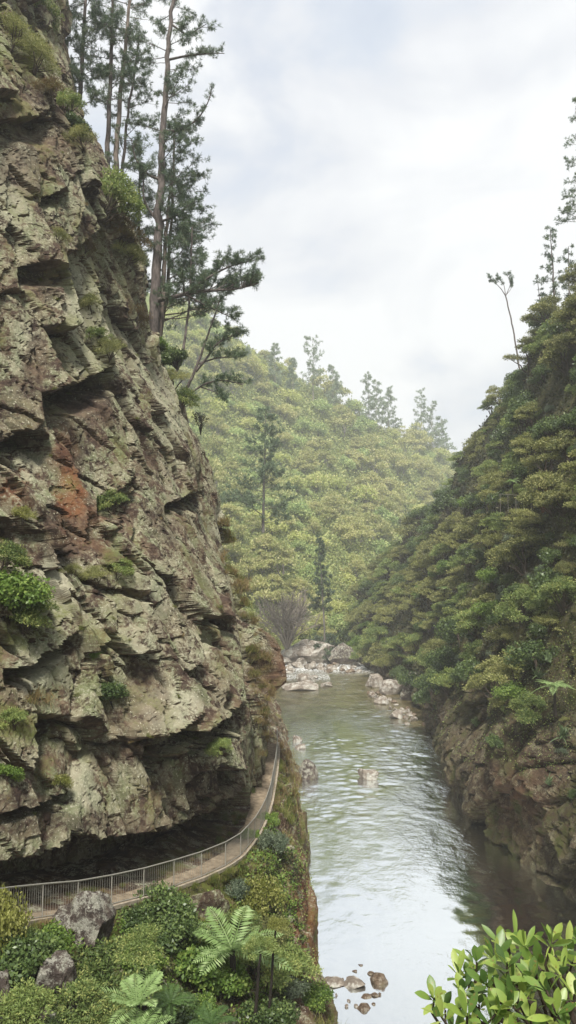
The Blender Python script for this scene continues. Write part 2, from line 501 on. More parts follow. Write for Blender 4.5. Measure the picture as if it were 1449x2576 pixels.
disp += .04 * fbm(S, Z, S * .3, .5, 3, 31) - .07 * np.abs(fbm(S, Z, S * 0, 2.2, 3, 37))
# long joints: the rock has slipped a little along each of them
rj = np.random.default_rng(19)
smid = float(np.interp(45, y0[:np.argmax(y0 > 60)], sv[:np.argmax(y0 > 60)]))
for q in range(34):
    s0, z0_ = smid + rj.uniform(-17, 16), rj.uniform(12, 58)
    k_ = rj.uniform(.02, .42) if q % 3 else rj.uniform(-1.5, -.8)
    half = rj.uniform(4, 13) if q % 3 else rj.uniform(2.5, 6)
    dn_ = math.hypot(1, k_)
    dd = ((S - s0) + k_ * (Z - z0_)) / dn_ + .10 * fbm(S, Z, S * 0, 2.5, 3, 300 + q)
    along = ((Z - z0_) - k_ * (S - s0)) / dn_
    e = 1 - sstep(half * .75, half, np.abs(along))
    disp += e * (rj.uniform(.16, .42) * rj.choice([-1, 1]) * np.tanh(dd / .07) * np.exp(-(dd / 1.6) ** 2) - rj.uniform(.2, .6) * np.exp(-(dd / .10) ** 2))
def reproject():
    global U, V, FW
    Q = base.copy(); Q[..., 0] += disp * nx[:, None]; Q[..., 1] += disp * ny[:, None]
    U, V, FW = proj(Q)
reproject()

def roof(pts, A, B, La, Lb, out=18):
    """rock standing proud above a line in the face and hollow below it (line in photograph units)"""
    global disp
    pts = np.array(pts, float)
    line = np.interp(U, pts[:, 0], pts[:, 1])
    e = sstep(pts[0, 0] - out, pts[0, 0] + out * .6, U) * (1 - sstep(pts[-1, 0] - out * .6, pts[-1, 0] + out, U))
    dv = V - line + 6 * vnoise(S * 1.3, Z * 1.3, S * 0, 91)
    up = A * np.exp(np.minimum(dv, 0) / La) * (dv <= 0)
    dn = -1.5 * B * (1 - sstep(.45 * Lb, 1.5 * Lb, dv + 8 * vnoise(S * 1.1, Z * 1.1, S * 0, 94))) * sstep(0, 7, dv)
    disp += e * np.where(dv <= 0, up, A * (1 - sstep(0, 7, dv)) + dn) * (FW < 70)
roof([(62, 668), (110, 655), (158, 672)], .5, 1.3, 60, 42)
roof([(118, 985), (200, 950), (268, 920)], .8, 1.5, 110, 70)
roof([(-40, 1120), (50, 1075), (108, 1100)], .6, 1.4, 70, 50)
roof([(372, 1872), (430, 1838), (495, 1792)], .5, 2.8, 90, 55, 12)
roof([(500, 1838), (560, 1790), (612, 1745)], .5, 2.8, 90, 65, 12)
roof([(25, 1680), (110, 1635), (190, 1580)], .6, 1.5, 80, 40)
roof([(232, 1650), (282, 1590)], .3, .9, 40, 36)
roof([(430, 1262), (490, 1235)], .3, 1.0, 50, 40)
roof([(528, 1540), (592, 1556)], .3, .8, 40, 30)
roof([(300, 1330), (330, 1120)], .2, .6, 40, 40)
roof([(556, 1930), (622, 1932)], .4, 1.4, 40, 50)
roof([(-20, 2040), (60, 2028), (150, 1985)], .4, .7, 60, 30)
roof([(118, 490), (160, 478)], .3, .9, 40, 30)
roof([(-20, 300), (60, 290), (120, 300)], .4, .7, 60, 60)
roof([(260, 1250), (330, 1200)], .3, .8, 50, 60)
roof([(-20, 1290), (40, 1310), (110, 1330)], .3, .8, 50, 60)
# deep undercut along the path
reproject()
cl = np.array([(-300, 2205), (0, 2165), (90, 2150), (190, 2110), (285, 2104), (430, 2076), (480, 2050), (560, 2012), (604, 1985), (640, 1972), (660, 1985), (672, 2040), (690, 2100)], float)
line = np.interp(U, cl[:, 0], cl[:, 1]) + 9 * vnoise(S * .9, Z * .2, S * 0, 92) + 5 * vnoise(S * 2.5, Z * .2, S * 0, 93)
dv = V - line
fade = 1 - sstep(590, 665, U)
cave = sstep(-2, 12, dv) * (FW < 62)
disp = disp * (1 - .75 * cave) + fade * (.25 * np.exp(np.minimum(dv, 0) / 130) * (dv < 12) - 3.6 * cave) - (1 - fade) * .3 * cave
reproject()
# the nose of the cliff: groove between the face and the small ridge behind it
edge = np.interp(V, [1250, 1290, 1500, 1640, 1750, 1830, 1900], [545, 553, 598, 620, 632, 655, 668])
g = np.exp(-((U - edge - 10) / 13.) ** 2) * sstep(1240, 1330, V) * (1 - sstep(1840, 1900, V)) * (FW < 66)
disp -= .9 * g
rid = np.exp(-((U - edge - 52) / 22.) ** 2) * sstep(1350, 1560, V) * (1 - sstep(1730, 1790, V))
disp += 1.1 * rid
# no deep displacement where the wall turns out of sight
damp = np.clip(1 - (S - (d_[-1] - 40)) / 15, .35, 1)
disp *= damp
CL = base.copy()
CL[..., 0] += disp * nx[:, None]; CL[..., 1] += disp * ny[:, None]
CL[..., 2] += .12 * fbm(S, Z, disp, 1.2, 2, 66) + .04 * fbm(S * 1.7, disp * 2, Z, .35, 2, 67)
lim = rail_x(CL[..., 1]) - .8 + 2.8 * sstep(12.6, 16.5, Z)
kl = (CL[..., 1] > 40) & (CL[..., 1] < 66) & (Z < 20)
CL[..., 0] = np.where(kl, np.minimum(CL[..., 0], lim + .12 * fbm(S, Z, S * 0, .8, 3, 68)), CL[..., 0])
# masks: r rust, g moss, b bare broken rock
mask = np.zeros(CL.shape[:2] + (4,)); mask[..., 3] = 1
def blob(ch, px, py, rx, ry, a=1.0, rot=0):
    cu, cv = U - px, V - py
    c_, s_ = math.cos(rot), math.sin(rot)
    d = np.hypot((cu * c_ + cv * s_) / rx, (-cu * s_ + cv * c_) / ry) + .35 * fbm(S, Z, S * 0, 1.2, 3, 70)
    mask[..., ch] = np.maximum(mask[..., ch], a * (1 - sstep(.7, 1.15, d)) * (FW < 75))
blob(0, 172, 1240, 44, 72, .85); blob(0, 160, 1130, 45, 60, .3); blob(0, 30, 1240, 40, 60, .5); blob(0, 220, 1330, 60, 70, .25)
blob(0, 690, 1690, 40, 90, .25)
for (a_, b_, rx, ry, v_) in [(110, 340, 120, 130, .75), (60, 420, 70, 90, .7), (210, 1010, 90, 60, 1), (180, 1330, 80, 110, 1), (170, 1150, 60, 110, .9),
                             (90, 900, 40, 60, .9), (360, 1730, 60, 80, .7), (680, 1690, 36, 100, 1), (330, 1850, 70, 90, .6), (60, 2060, 120, 60, .8),
                             (480, 1990, 150, 60, .55), (300, 2070, 400, 30, .6), (260, 1900, 60, 60, .5), (110, 700, 60, 50, .9), (60, 1050, 70, 90, .7),
                             (420, 1320, 60, 60, .6), (390, 1170, 50, 60, .5), (540, 1720, 60, 90, .35), (440, 1560, 70, 40, .4), (10, 1780, 50, 90, .6)]:
    blob(2, a_, b_, rx, ry, v_)
mask[..., 3] = 0
for (a_, b_, rx, ry, v_) in [(130, 1500, 60, 110, 1), (215, 800, 80, 150, .8), (40, 480, 60, 130, .7), (430, 1000, 50, 220, .6), (575, 1320, 40, 70, 1), (440, 1780, 70, 45, .9), (330, 1640, 60, 90, .5),
                             (110, 1690, 70, 50, .7), (210, 1950, 50, 90, .7), (60, 860, 50, 70, .5), (330, 900, 50, 130, .5), (190, 480, 60, 60, .4), (500, 1650, 40, 80, .4), (60, 1160, 40, 50, .6), (370, 1500, 50, 90, .5), (30, 330, 40, 60, .4)]:
    blob(3, a_, b_, rx, ry, v_)
mask[..., 3] = 1 - mask[..., 3]
for (a_, b_, rx, ry, v_) in [(210, 900, 60, 60, .35), (300, 1480, 60, 120, .3), (100, 1560, 80, 60, .6), (260, 1700, 100, 80, .3), (50, 1830, 100, 60, .4), (330, 2010, 80, 60, .25),
                             (60, 130, 90, 90, .4), (240, 730, 30, 130, .4), (260, 880, 26, 90, .4), (620, 1420, 30, 120, .4)]:
    blob(1, a_, b_, rx, ry, v_)
cliff = grid_mesh('cliff', CL, M['cliff'], False, {'masks': mask})
tag(cliff, 'tall lichen covered rock cliff leaning over the fenced walking track', 'cliff', None, 'structure')

# ------------------------------------------------------------------ left bank below the path, ledge and river edge
LY = np.array([-10, 10, 20, 30, 36, 39, 42, 45, 48, 52, 58, 62, 66, 80, 95, 115, 138, 160, 185, 205, 230], float)
LXr = np.array([10, 7.5, 5.6, 3.9, 2.8, 2.2, 1.7, 1.5, 1.45, 1.4, 1.25, 1.15, 1.1, .9, .8, -.6, -2, -4, -9, -18, -40], float)
bys = np.concatenate([np.arange(-6, 22, .8), np.arange(22, 66, .14), np.arange(66, 190, 1.0)])
bb = np.concatenate([np.linspace(-2.2, -.05, 26), np.linspace(-.04, 1.0, 120), np.linspace(1.02, 1.8, 16)])
BY, BB = np.meshgrid(bys, bb, indexing='ij')
ex = rail_x(BY) + .12; lx = np.interp(BY, LY, LXr); zp = rail_z(BY)
BX = ex + (lx - ex) * np.clip(BB, 0, 3) + np.minimum(BB, 0) * 3.2
t = np.clip(BB, 0, 1)
prof_near = 1 - (.60 * t ** .9 + .40 * t ** 3)
prof_far = 1 - (.30 * t ** 1.2 + .70 * t ** 2.6)
kk = sstep(34, 44, BY)
prof = prof_near * (1 - kk) + prof_far * kk
BZ = zp * prof
BZ = np.where(BB > 1, -(BB - 1) * 6, BZ) - .06
beyond = sstep(62, 70, BY)            # round the nose the bank is a plain slope up to the left
BZ = np.where(BB < 0, BZ + beyond * (-BB) * 14, BZ)
BZ = BZ + np.clip(-BB - .50, 0, .9) * 3.2 * .26 * (1 - beyond) * (BY > 20) * (BB < 0) * (.8 + .5 * fbm(BX, BY, BX * 0, 1.5, 3, 49))
edge_k = sstep(0.02, .12, BB) * (1 - sstep(1.0, 1.1, BB) * .7)
sb = BY; tb = BB * 11
dspb = .7 * fbm(BX, BY, BZ, 4.5, 4, 41) + .8 * blocks(sb, tb, 2.8, 3.6, 43, .35, .5, .25, .1) + .45 * blocks(sb, tb, 1.1, 1.4, 44, .2, .3, .12, .12) \
    + .3 * blocks(sb, tb, .45, .5, 45, .1, .15, .06, .15)
BX = BX + dspb * edge_k * .75
BZ = BZ + dspb * edge_k * .42 * (1 - sstep(.9, 1.0, BB))
BNK = np.stack([BX, BY, BZ], -1)
UB, VB, FB = proj(BNK)
mb_ = np.zeros(BNK.shape[:2] + (4,)); mb_[..., 3] = 1
mb_[..., 1] = np.clip(.75 * (1 - sstep(.3, .5, BB)) * (1 - sstep(40, 46, BY)) + .30 * sstep(-.5, .5, fbm(BX, BY, BZ, 3, 3, 48)), 0, 1) * (BB > 0)
mb_[..., 0] = .7 * np.exp(-((VB - 2330) / 130) ** 2) * np.exp(-((UB - 775) / 45) ** 2) + .25 * sstep(.9, .99, BB)
mb_[..., 2] = .6 * sstep(.5, .8, BB) * (1 - sstep(50, 60, BY))
bank = grid_mesh('river_bank', BNK, M['bank'], False, {'masks': mb_})
tag(bank, 'steep rock and soil bank falling from the track to the river', 'bank', None, 'structure')

# the gravel walking track on its ledge
pyv = np.arange(20, 64.5, .4)
pw = np.linspace(0, 1, 9)
PY_, PW_ = np.meshgrid(pyv, pw, indexing='ij')
exs = rail_x(PY_)
dirx = np.gradient(rail_x(pyv), pyv)
nl = np.hypot(1, dirx)
NX, NY = (-1 / nl)[:, None], (dirx / nl)[:, None]
wid = 1.25 + .25 * fbm(PY_, PW_, PY_ * 0, 3, 2, 5)
PX = exs + .1 + NX * PW_ * wid + .0
PYY = PY_ + NY * PW_ * wid
PZ = rail_z(PYY) + .03 + .05 * fbm(PX, PYY, PX * 0, 1.2, 3, 8) + .10 * (PW_ - .4) ** 2
path = grid_mesh('path', np.stack([PX, PYY, PZ], -1), M['gravel'], True)
tag(path, 'narrow gravel walking track running under the rock overhang', 'path', None, 'structure')
kb = MB()
kp = [(rail_x(y) + .13, y, rail_z(y) - .01) for y in np.arange(22, 64, .6)]
kp = np.array(kp)
for a, b in zip(kp[:-1], kp[1:]):
    d = b - a; d /= np.linalg.norm(d)
    sd_ = np.cross(d, (0, 0, 1)); sd_ /= np.linalg.norm(sd_)
    kb.box((a + b) / 2, (.06, np.linalg.norm(b - a) / 2 + .02, .07), np.stack([sd_, d, np.cross(sd_, d)], 1))
kerb = kb.build('path_edging', M['kerb'])
tag(kerb, 'low concrete edging along the outer side of the track', 'kerb', None, 'structure')

# railing
fence = empty('railing', tuple(RAIL[2]), 'long galvanised handrail with barred panels along the cliff track', 'railing')
fence.location = (0, 0, 0)
HR = 1.12
# posts about every 2 m along the line
dl = np.concatenate([[0], np.cumsum(np.linalg.norm(np.diff(RAIL, axis=0), axis=1))])
posts = RAIL.copy()
top = MB(); top.tube(posts + (0, 0, HR), .028, 8); top.build('top_rail', M['galv'], fence, True)
bot = MB(); bot.tube(posts + (0, 0, .10), .020, 6); bot.build('bottom_rail', M['galv'], fence, True)
for p in posts:
    q = MB(); q.tube([p + (0, 0, -.35), p + (0, 0, HR + .02)], .025, 8)
    q.box(p + (0, 0, .02), (.07, .07, .012))
    q.build('post', M['galv'], fence)
for a, b in zip(posts[:-1], posts[1:]):
    n = max(6, int(np.linalg.norm(b - a) / .13)); q = MB()
    for i in range(1, n):
        c_ = a + (b - a) * i / n
        q.tube([c_ + (0, 0, .10), c_ + (0, 0, HR)], .006, 4, False)
    q.build('barred_panel', M['galv'], fence)

# ------------------------------------------------------------------ right gorge wall and hill
FY = np.array([-20, 20, 45, 55, 61, 67, 80, 97, 115, 130, 150, 178, 200, 215, 235, 260, 300], float)
FX = np.array([27.5, 24, 21.2, 19.9, 18.3, 17.3, 17.7, 18.9, 20.6, 22.3, 22.2, 19.9, 18.2, 17, 16, 20, 34], float)
GY = np.array([-20, 60, 100, 125, 150, 170, 190, 215, 232, 243, 255, 300], float)
GX = np.array([52, 42, 38.6, 41, 42, 41.4, 40.5, 35.5, 29.5, 23.5, 21.5, 36], float)
GZ = np.array([78, 70, 59, 59.5, 56.5, 53, 44, 36, 25, 18, 5, 3], float)
HY = np.array([-20, 45, 55, 67, 85, 97, 115, 130, 300], float)
HC = np.array([13, 12, 11.5, 12.5, 11, 8.5, 4, 2.5, 1.5], float)
rys = np.concatenate([np.arange(-15, 40, 1.2), np.arange(40, 112, .22), np.arange(112, 262, .7)])
vv = np.concatenate([np.linspace(-1, 0, 6)[:-1], np.linspace(0, 1, 90)[:-1], np.linspace(1, 2, 90)[:-1], np.linspace(2, 3, 16)])
RY, VV = np.meshgrid(rys, vv, indexing='ij')
fx = np.interp(RY, FY, FX); gx = np.interp(RY, GY, GX); gz = np.interp(RY, GY, GZ); hc = np.interp(RY, HY, HC)
hc = np.minimum(hc, gz * .5)
xc = fx + 2.6 * hc / 12
bulge = np.sin(np.clip(VV, 0, 1) * np.pi) * .6
RX = np.where(VV < 0, fx + VV * 1.5, np.where(VV < 1, fx + (xc - fx) * VV ** 1.4 - bulge * hc / 12, np.where(VV < 2, xc + (gx - xc) * np.clip(VV - 1, 0, 1) ** .92, gx + (VV - 2) * 45)))
RZ = np.where(VV < 0, VV * 3, np.where(VV < 1, hc * VV, np.where(VV < 2, hc + (gz - hc) * (VV - 1), gz + 4 * np.sin((VV - 2) * 2.5) - (VV - 2) * 8)))
rockk = (1 - sstep(.85, 1.35, VV)) * (1 - .6 * sstep(100, 130, RY))
dr = 1.3 * fbm(RX * .6, RY, RZ, 9, 3, 51) * sstep(.2, 1, VV + .4) + rockk * (blocks(RY, RZ, 5.0, 6.0, 53, .8, .9, .4, .1) + blocks(RY, RZ, 2, 2.4, 54, .3, .4, .2, .1)
      + .6 * blocks(RY, RZ, .8, .9, 55, .15, .2, .1, .12) + .10 * fbm(RY, RZ, RX * 0, .7, 3, 57)) + (1 - rockk) * .6 * fbm(RY, RZ, RX, 2.5, 3, 58)
dr *= sstep(-1.2, -.2, VV)
RX = RX - dr
RP = np.stack([RX, RY, RZ], -1)
UR, VR, FR = proj(RP)
mr_ = np.zeros(RP.shape[:2] + (4,)); mr_[..., 3] = 1
mr_[..., 1] = np.clip(sstep(.75, 1.15, VV) + .8 * sstep(0, .6, fbm(RX, RY, RZ, 4, 3, 59)) + .4 * (1 - sstep(0, .5, VV)), 0, 1)
mr_[..., 0] = .8 * np.exp(-((UR - 1300) / 90) ** 2 - ((VR - 2020) / 110) ** 2) + .8 * np.exp(-((UR - 1365) / 16) ** 2 - ((VR - 1215) / 40) ** 2)
mr_[..., 2] = .5
hill = grid_mesh('gorge_wall', RP, M['wall'], False, {'masks': mr_})
tag(hill, 'steep bush covered right wall of the gorge with bare rock at the water', 'hillside', None, 'structure')

# ------------------------------------------------------------------ far hill
hx = np.arange(-210, 320, 2.8); hy = np.arange(188, 720, 2.8)
HX, HYY = np.meshgrid(hx, hy, indexing='ij')
def far_height(x, y):
    yf = np.interp(x, [-150, -60, -20, 0, 15, 40, 90, 230], [150, 182, 203, 214, 222, 262, 320, 380])
    yr = np.interp(x, [-210, -53, -25, 32, 70, 108, 154, 320], [336, 392, 409, 465, 507, 563, 600, 650])
    zr = np.interp(x, [-210, -53, -25, 0, 17, 34, 70, 108, 140, 320], [212, 162, 148, 138, 130, 121, 116, 113, 112, 92])
    t = (y - yf) / (yr - yf)
    z = np.where(t < 0, t * 6, np.where(t < 1, zr * (t * .95 + .05 * t * t + .035 * np.sin(t * 9)), zr * (1 - .35 * (t - 1))))
    k_ = sstep(0.02, .25, t)
    return z + k_ * (4.5 * fbm(x, y, x * 0, 42, 4, 61) + 5.5 * np.sin((x * .8 + y * .25) / 17 + 1.3 * fbm(x, y, x * 0, 30, 2, 62)) * (1 - sstep(.8, 1, t)) * .55)
HZ = far_height(HX, HYY)
FP = np.stack([HX, HYY, HZ], -1)
far = grid_mesh('far_hill', FP, M['far_soil'], True)
tag(far, 'hazy sunlit forested hill closing the valley', 'hill', None, 'structure')

# ------------------------------------------------------------------ water and riverbed
def water_mat():
    m, nt, out = new_mat('river_water'); k = NT(nt)
    c = k.coord()
    at_ = k.n('ShaderNodeVertexColor', layer_name='masks')
    sep = k.n('ShaderNodeSeparateColor'); k.l(at_.outputs['Color'], sep.inputs[0])
    nb = k.noise(c, .35, 5, .6); nb2 = k.noise(c, 1.6, 4, .6)
    deep = k.mix(k.mr(nb, .4, .6), (.005, .014, .017), (.010, .022, .022))
    shal = k.ramp(k.m('ADD', k.m('MULTIPLY', nb, .6), k.m('MULTIPLY', nb2, .4)), [(.38, (.035, .03, .012)), (.5, (.10, .08, .035)), (.62, (.20, .165, .09))])
    body = k.mix(sep.outputs[1], deep, shal)
    fn = k.noise(k.scale(c, (1.4, .55, 1)), 1.4, 5, .7)
    fm = k.m('MULTIPLY', sep.outputs[0], k.mr(fn, .40, .58), True)
    r1 = k.noise(k.scale(c, (1., .9, 1)), 2.3, 3, .55, .8)
    r2 = k.noise(k.scale(c, (1., .7, 1)), .55, 3, .5, .9)
    r3 = k.noise(k.scale(c, (1, 1.2, 1)), 7., 2, .5)
    calm = k.mr(k.noise(k.scale(c, (1.2, .45, 1)), .16, 3, .6, .6), .36, .64, .25, 1.25)
    h = k.m('MULTIPLY', calm, k.m('ADD', k.m('MULTIPLY', r1, .5), k.m('ADD', k.m('MULTIPLY', r2, .3), k.m('MULTIPLY', r3, .14))))
    bmp = k.n('ShaderNodeBump'); k.l(h, bmp.inputs['Height'])
    k.l(k.m('ADD', k.m('MULTIPLY', sep.outputs[2], .9), .10), bmp.inputs['Strength']); bmp.inputs['Distance'].default_value = .11
    body_s = k.principled(None, body, .6, .0)
    g = k.n('ShaderNodeBsdfGlossy'); g.inputs['Color'].default_value = (.91, .945, .96, 1); k.l(k.m('ADD', .03, k.m('MULTIPLY', sep.outputs[2], .09)), g.inputs['Roughness'])
    k.l(bmp.outputs[0], g.inputs['Normal'])
    fr = k.n('ShaderNodeFresnel'); fr.inputs[0].default_value = 1.33; k.l(bmp.outputs[0], fr.inputs['Normal'])
    fac = k.m('ADD', .67, k.m('MULTIPLY', fr.outputs[0], .5), True)
    fac = k.m('MULTIPLY', fac, k.m('SUBTRACT', 1., k.m('MULTIPLY', sep.outputs[1], .62)))
    a = k.n('ShaderNodeMixShader'); k.l(fac, a.inputs[0]); k.l(body_s, a.inputs[1]); k.l(g.outputs[0], a.inputs[2])
    foam = k.principled(None, (.78, .8, .8), .7, .2)
    b = k.n('ShaderNodeMixShader'); k.l(fm, b.inputs[0]); k.l(a.outputs[0], b.inputs[1]); k.l(foam, b.inputs[2])
    k.l(b.outputs[0], out.inputs[0])
    return m
wy = np.concatenate([np.arange(-15, 33, 3.), np.arange(33, 130, .15), np.arange(130, 236, .3)]); wx = np.concatenate([np.arange(-45, -8, 1.5), np.arange(-8, 25, .17), np.arange(25, 45, 1.5)])
WX, WY = np.meshgrid(wx, wy, indexing='ij')
wm = np.zeros(WX.shape + (4,)); wm[..., 3] = 1
wm[..., 0] = .9 * np.exp(-((WY - 190) / 9.) ** 2) + .5 * np.exp(-((WY - 172) / 5.) ** 2) * (WX < 9) + .8 * np.exp(-((WX - 1) / 5.) ** 2 - ((WY - 176) / 2.5) ** 2) * 0
wm[..., 1] = np.clip(.85 * sstep(98, 145, WY) + .22 * (1 - sstep(38, 50, WY)) + .8 * np.exp(-((WX - 20) / 3.5) ** 2) * sstep(100, 118, WY), 0, 1)
wm[..., 2] = np.clip(.18 + .82 * sstep(48, 80, WY) + .3 * sstep(120, 180, WY), 0, 1.3)
amp = np.interp(WY, [30, 45, 58, 75, 100, 140, 200], [.006, .012, .019, .030, .040, .045, .05])
gust = .55 + .9 * sstep(-.5, .6, fbm(WX * 1.6, WY * .7, WX * 0, 9, 2, 401))
WZ = amp * gust * (fbm(WX * .85, WY, WX * 0, 1.0, 2, 402, .55) + .6 * fbm(WX, WY * .8, WX * 0, 2.6, 2, 404))
river = grid_mesh('river', np.stack([WX, WY, WZ], -1), water_mat(), True, {'masks': wm})
tag(river, 'calm river reflecting the bright sky with rapids upstream', 'river', None, 'structure')
gx_ = np.arange(-45, 46, 3.); gy_ = np.arange(-15, 240, 3.)
EX, EY = np.meshgrid(gx_, gy_, indexing='ij')
bed = grid_mesh('riverbed', np.stack([EX, EY, -1.6 + .3 * fbm(EX, EY, EX * 0, 6, 3, 4)], -1), M['gravel'], True)
tag(bed, 'stony bed under the river', 'riverbed', None, 'structure')
gx_ = np.linspace(-700, 700, 30)
GX_, GY_ = np.meshgrid(gx_, gx_ + 300, indexing='ij')
gnd = grid_mesh('ground', np.stack([GX_, GY_, GX_ * 0 - 6.0], -1), M['far_soil'], True)
tag(gnd, 'low ground under the gorge', 'ground', None, 'structure')

# ------------------------------------------------------------------ lookups
_grids = {}
for nm, G in (('cliff', CL), ('bank', BNK), ('wall', RP), ('far', FP)):
    a, b, f = proj(G)
    _grids[nm] = (a.ravel(), b.ravel(), f.ravel(), G.reshape(-1, 3))
def hit(nm, px, py, r=9, far_=False):
    a, b, f, P = _grids[nm]
    while r < 200:
        m = (np.abs(a - px) < r) & (np.abs(b - py) < r) & (f > 5)
        if m.any():
            ix = np.nonzero(m)[0]
            j = ix[np.argmin(f[ix])]
            return Vector(P[j])
        r *= 1.6
    return None

# ------------------------------------------------------------------ plant prototypes (unit size: crown radius about 1)
HIDE = []
def rv(rng, n):
    v = rng.normal(size=(n, 3)); return v / np.linalg.norm(v, axis=1, keepdims=True)

def kanuka_parts(seed, nleaf=1700, nclump=15, leaf=.13, w=.028, height=1.5, spread=1.0, flat=.36):
    rng = np.random.default_rng(seed); cr = MB(); st = MB()
    for i in range(nclump):
        a = rng.uniform(0, 2 * np.pi); q = math.sqrt((i + .5) / nclump)
        r = q * spread * rng.uniform(.75, 1.05)
        cz = height * (1.02 - .62 * q ** 1.7) * rng.uniform(.82, 1.08)
        c = np.array([math.cos(a) * r, math.sin(a) * r, cz])
        rr = rng.uniform(.26, .44) * spread
        n = int(nleaf / nclump * (rr / .35) ** 2)
        d = rv(rng, n); d[:, 2] = np.abs(d[:, 2]) * 1.0 - .25 * (rng.random(n) < .35)
        rad = rr * (.45 + .55 * rng.random(n) ** .5)
        # little sprays make the outline ragged
        C = c + d * rad[:, None] * (1, 1, flat) + rng.normal(size=(n, 3)) * .04
        D = d * (.8, .8, .3) + (0, 0, .12) + rng.normal(size=(n, 3)) * .6
        N = d * (1, 1, 1 / max(flat, .3)); N /= np.linalg.norm(N, axis=1, keepdims=True); cr.leaves(C, D, leaf * rng.uniform(.6, 1.3, n), w * rng.uniform(.7, 1.4, n), rng, roll=N + rng.normal(size=(n, 3)) * .33)
        if i % 2 == 0:
            b0 = np.array([rng.normal() * .06, rng.normal() * .06, -.15])
            m1 = b0 * .4 + c * (.35, .35, .5) + rng.normal(size=3) * .05
            st.tube([b0, (b0 + m1) / 2 + rng.normal(size=3) * .03, m1, (m1 + c) / 2 + rng.normal(size=3) * .05, c], [.042, .034, .028, .018, .007], 5, False)
    return cr, st

def round_parts(seed, nleaf=1800, nclump=20, leaf=.11, w=.035, height=1.2, spread=1.0):
    rng = np.random.default_rng(seed); cr = MB(); st = MB()
    for i in range(nclump):
        d = rv(rng, 1)[0]; d[2] = abs(d[2]) * 1.1 - .15
        q = rng.uniform(.4, .85)
        c = np.array([d[0] * q * spread, d[1] * q * spread, height * (.42 + .5 * d[2] * q)])
        rr = rng.uniform(.22, .42)
        n = int(nleaf / nclump * (rr / .32) ** 2)
        dd = rv(rng, n)
        C = c + dd * (rr * rng.random(n) ** .4)[:, None] * (1, 1, .75)
        D = dd * .35 + (0, 0, -.1) + rng.normal(size=(n, 3)) * .7
        cr.leaves(C, D, leaf * rng.uniform(.6, 1.3, n), w * rng.uniform(.7, 1.3, n), rng, roll=dd + (0, 0, .35) + rng.normal(size=(n, 3)) * .4)
        if i % 3 == 0:
            st.tube([(0, 0, -.2), c * (.3, .3, .45), c], [.04, .03, .01], 5, False)
    return cr, st

def frond(mb, p0, az, el, L, droop, rng, npin=22, wmax=.22):
    d = np.array([math.cos(az) * math.cos(el), math.sin(az) * math.cos(el), math.sin(el)])
    t = np.linspace(0, 1, npin)
    pts = p0 + np.outer(t * L, d); pts[:, 2] -= droop * L * t ** 2.2
    tan = np.gradient(pts, axis=0); tan /= np.linalg.norm(tan, axis=1, keepdims=True)
    side = np.cross(tan, (0, 0, 1)); side /= np.linalg.norm(side, axis=1, keepdims=True) + 1e-9
    nrm = np.cross(side, tan)
    mb.tube(pts, np.linspace(.018, .004, npin) * L / 1.7, 4, False)
    wl = wmax * L * np.sin(np.clip(t * .93 + .10, 0, 1) * np.pi) ** .75
    for s_ in (-1, 1):
        D = side * s_ + tan * .42 - nrm * .12 + rng.normal(size=(npin, 3)) * .05
        mb.leaves(pts[1:], D[1:], wl[1:] * rng.uniform(.85, 1.1, npin - 1), L / npin * .36, rng, roll=nrm[1:] * 1.0)
    return mb

def fern_parts(seed, nf=15, L=1.0, trunk=1.2, el=(.15, .75), droop=.45):
    rng = np.random.default_rng(seed); cr = MB(); st = MB()
    for i in range(nf):
        az = 2 * np.pi * i / nf + rng.normal() * .15
        frond(cr, np.array([0, 0, 0.]), az, rng.uniform(*el), L * rng.uniform(.8, 1.1), droop * rng.uniform(.7, 1.3), rng)
    st.tube([(0, 0, -trunk), (.02, .01, -trunk / 2), (0, 0, 0.02)], [.07, .055, .05], 7, True)
    return cr, st

def blade_parts(seed, n=40, L=1.0, w=.02, spread=.9, base=.12, droop=.5, seg=4):
    rng = np.random.default_rng(seed); mb = MB()
    for i in range(n):
        az = rng.uniform(0, 2 * np.pi); el = np.pi / 2 - abs(rng.normal()) * spread * .7
        l = L * rng.uniform(.55, 1.1)
        d = np.array([math.cos(az) * math.cos(el), math.sin(az) * math.cos(el), math.sin(el)])
        t = np.linspace(0, 1, seg + 1)
        p = np.array([rng.normal() * base, rng.normal() * base, -.05]) + np.outer(t * l, d)
        p[:, 2] -= droop * l * t ** 2 * rng.uniform(.4, 1.2)
        s_ = np.array([-math.sin(az), math.cos(az), 0])
        ww = w * (1 - t ** 2 * .95)
        V_ = np.concatenate([p + s_ * ww[:, None], p - s_ * ww[:, None]])
        Q = [(j, j + 1, seg + 2 + j, seg + 1 + j) for j in range(seg)]
        mb.add(V_, Q)
    return mb

PROTO = {}
def proto(key, name, cat, parts, mats, partnames=('crown', 'trunk'), single=False):
    """a hidden recipe: meshes kept for later placing; nothing is linked until placed"""
    if single:
        me = merge2(name, *parts)
        for m in mats: me.materials.append(m)
        PROTO[key] = (name, cat, me, None)
    else:
        ms = []
        for p, m, n in zip(parts, mats, partnames):
            if p is None or not p.n: continue
            me = p.mesh(n); me.materials.append(m); ms.append((n, me))
        PROTO[key] = (name, cat, None, ms)

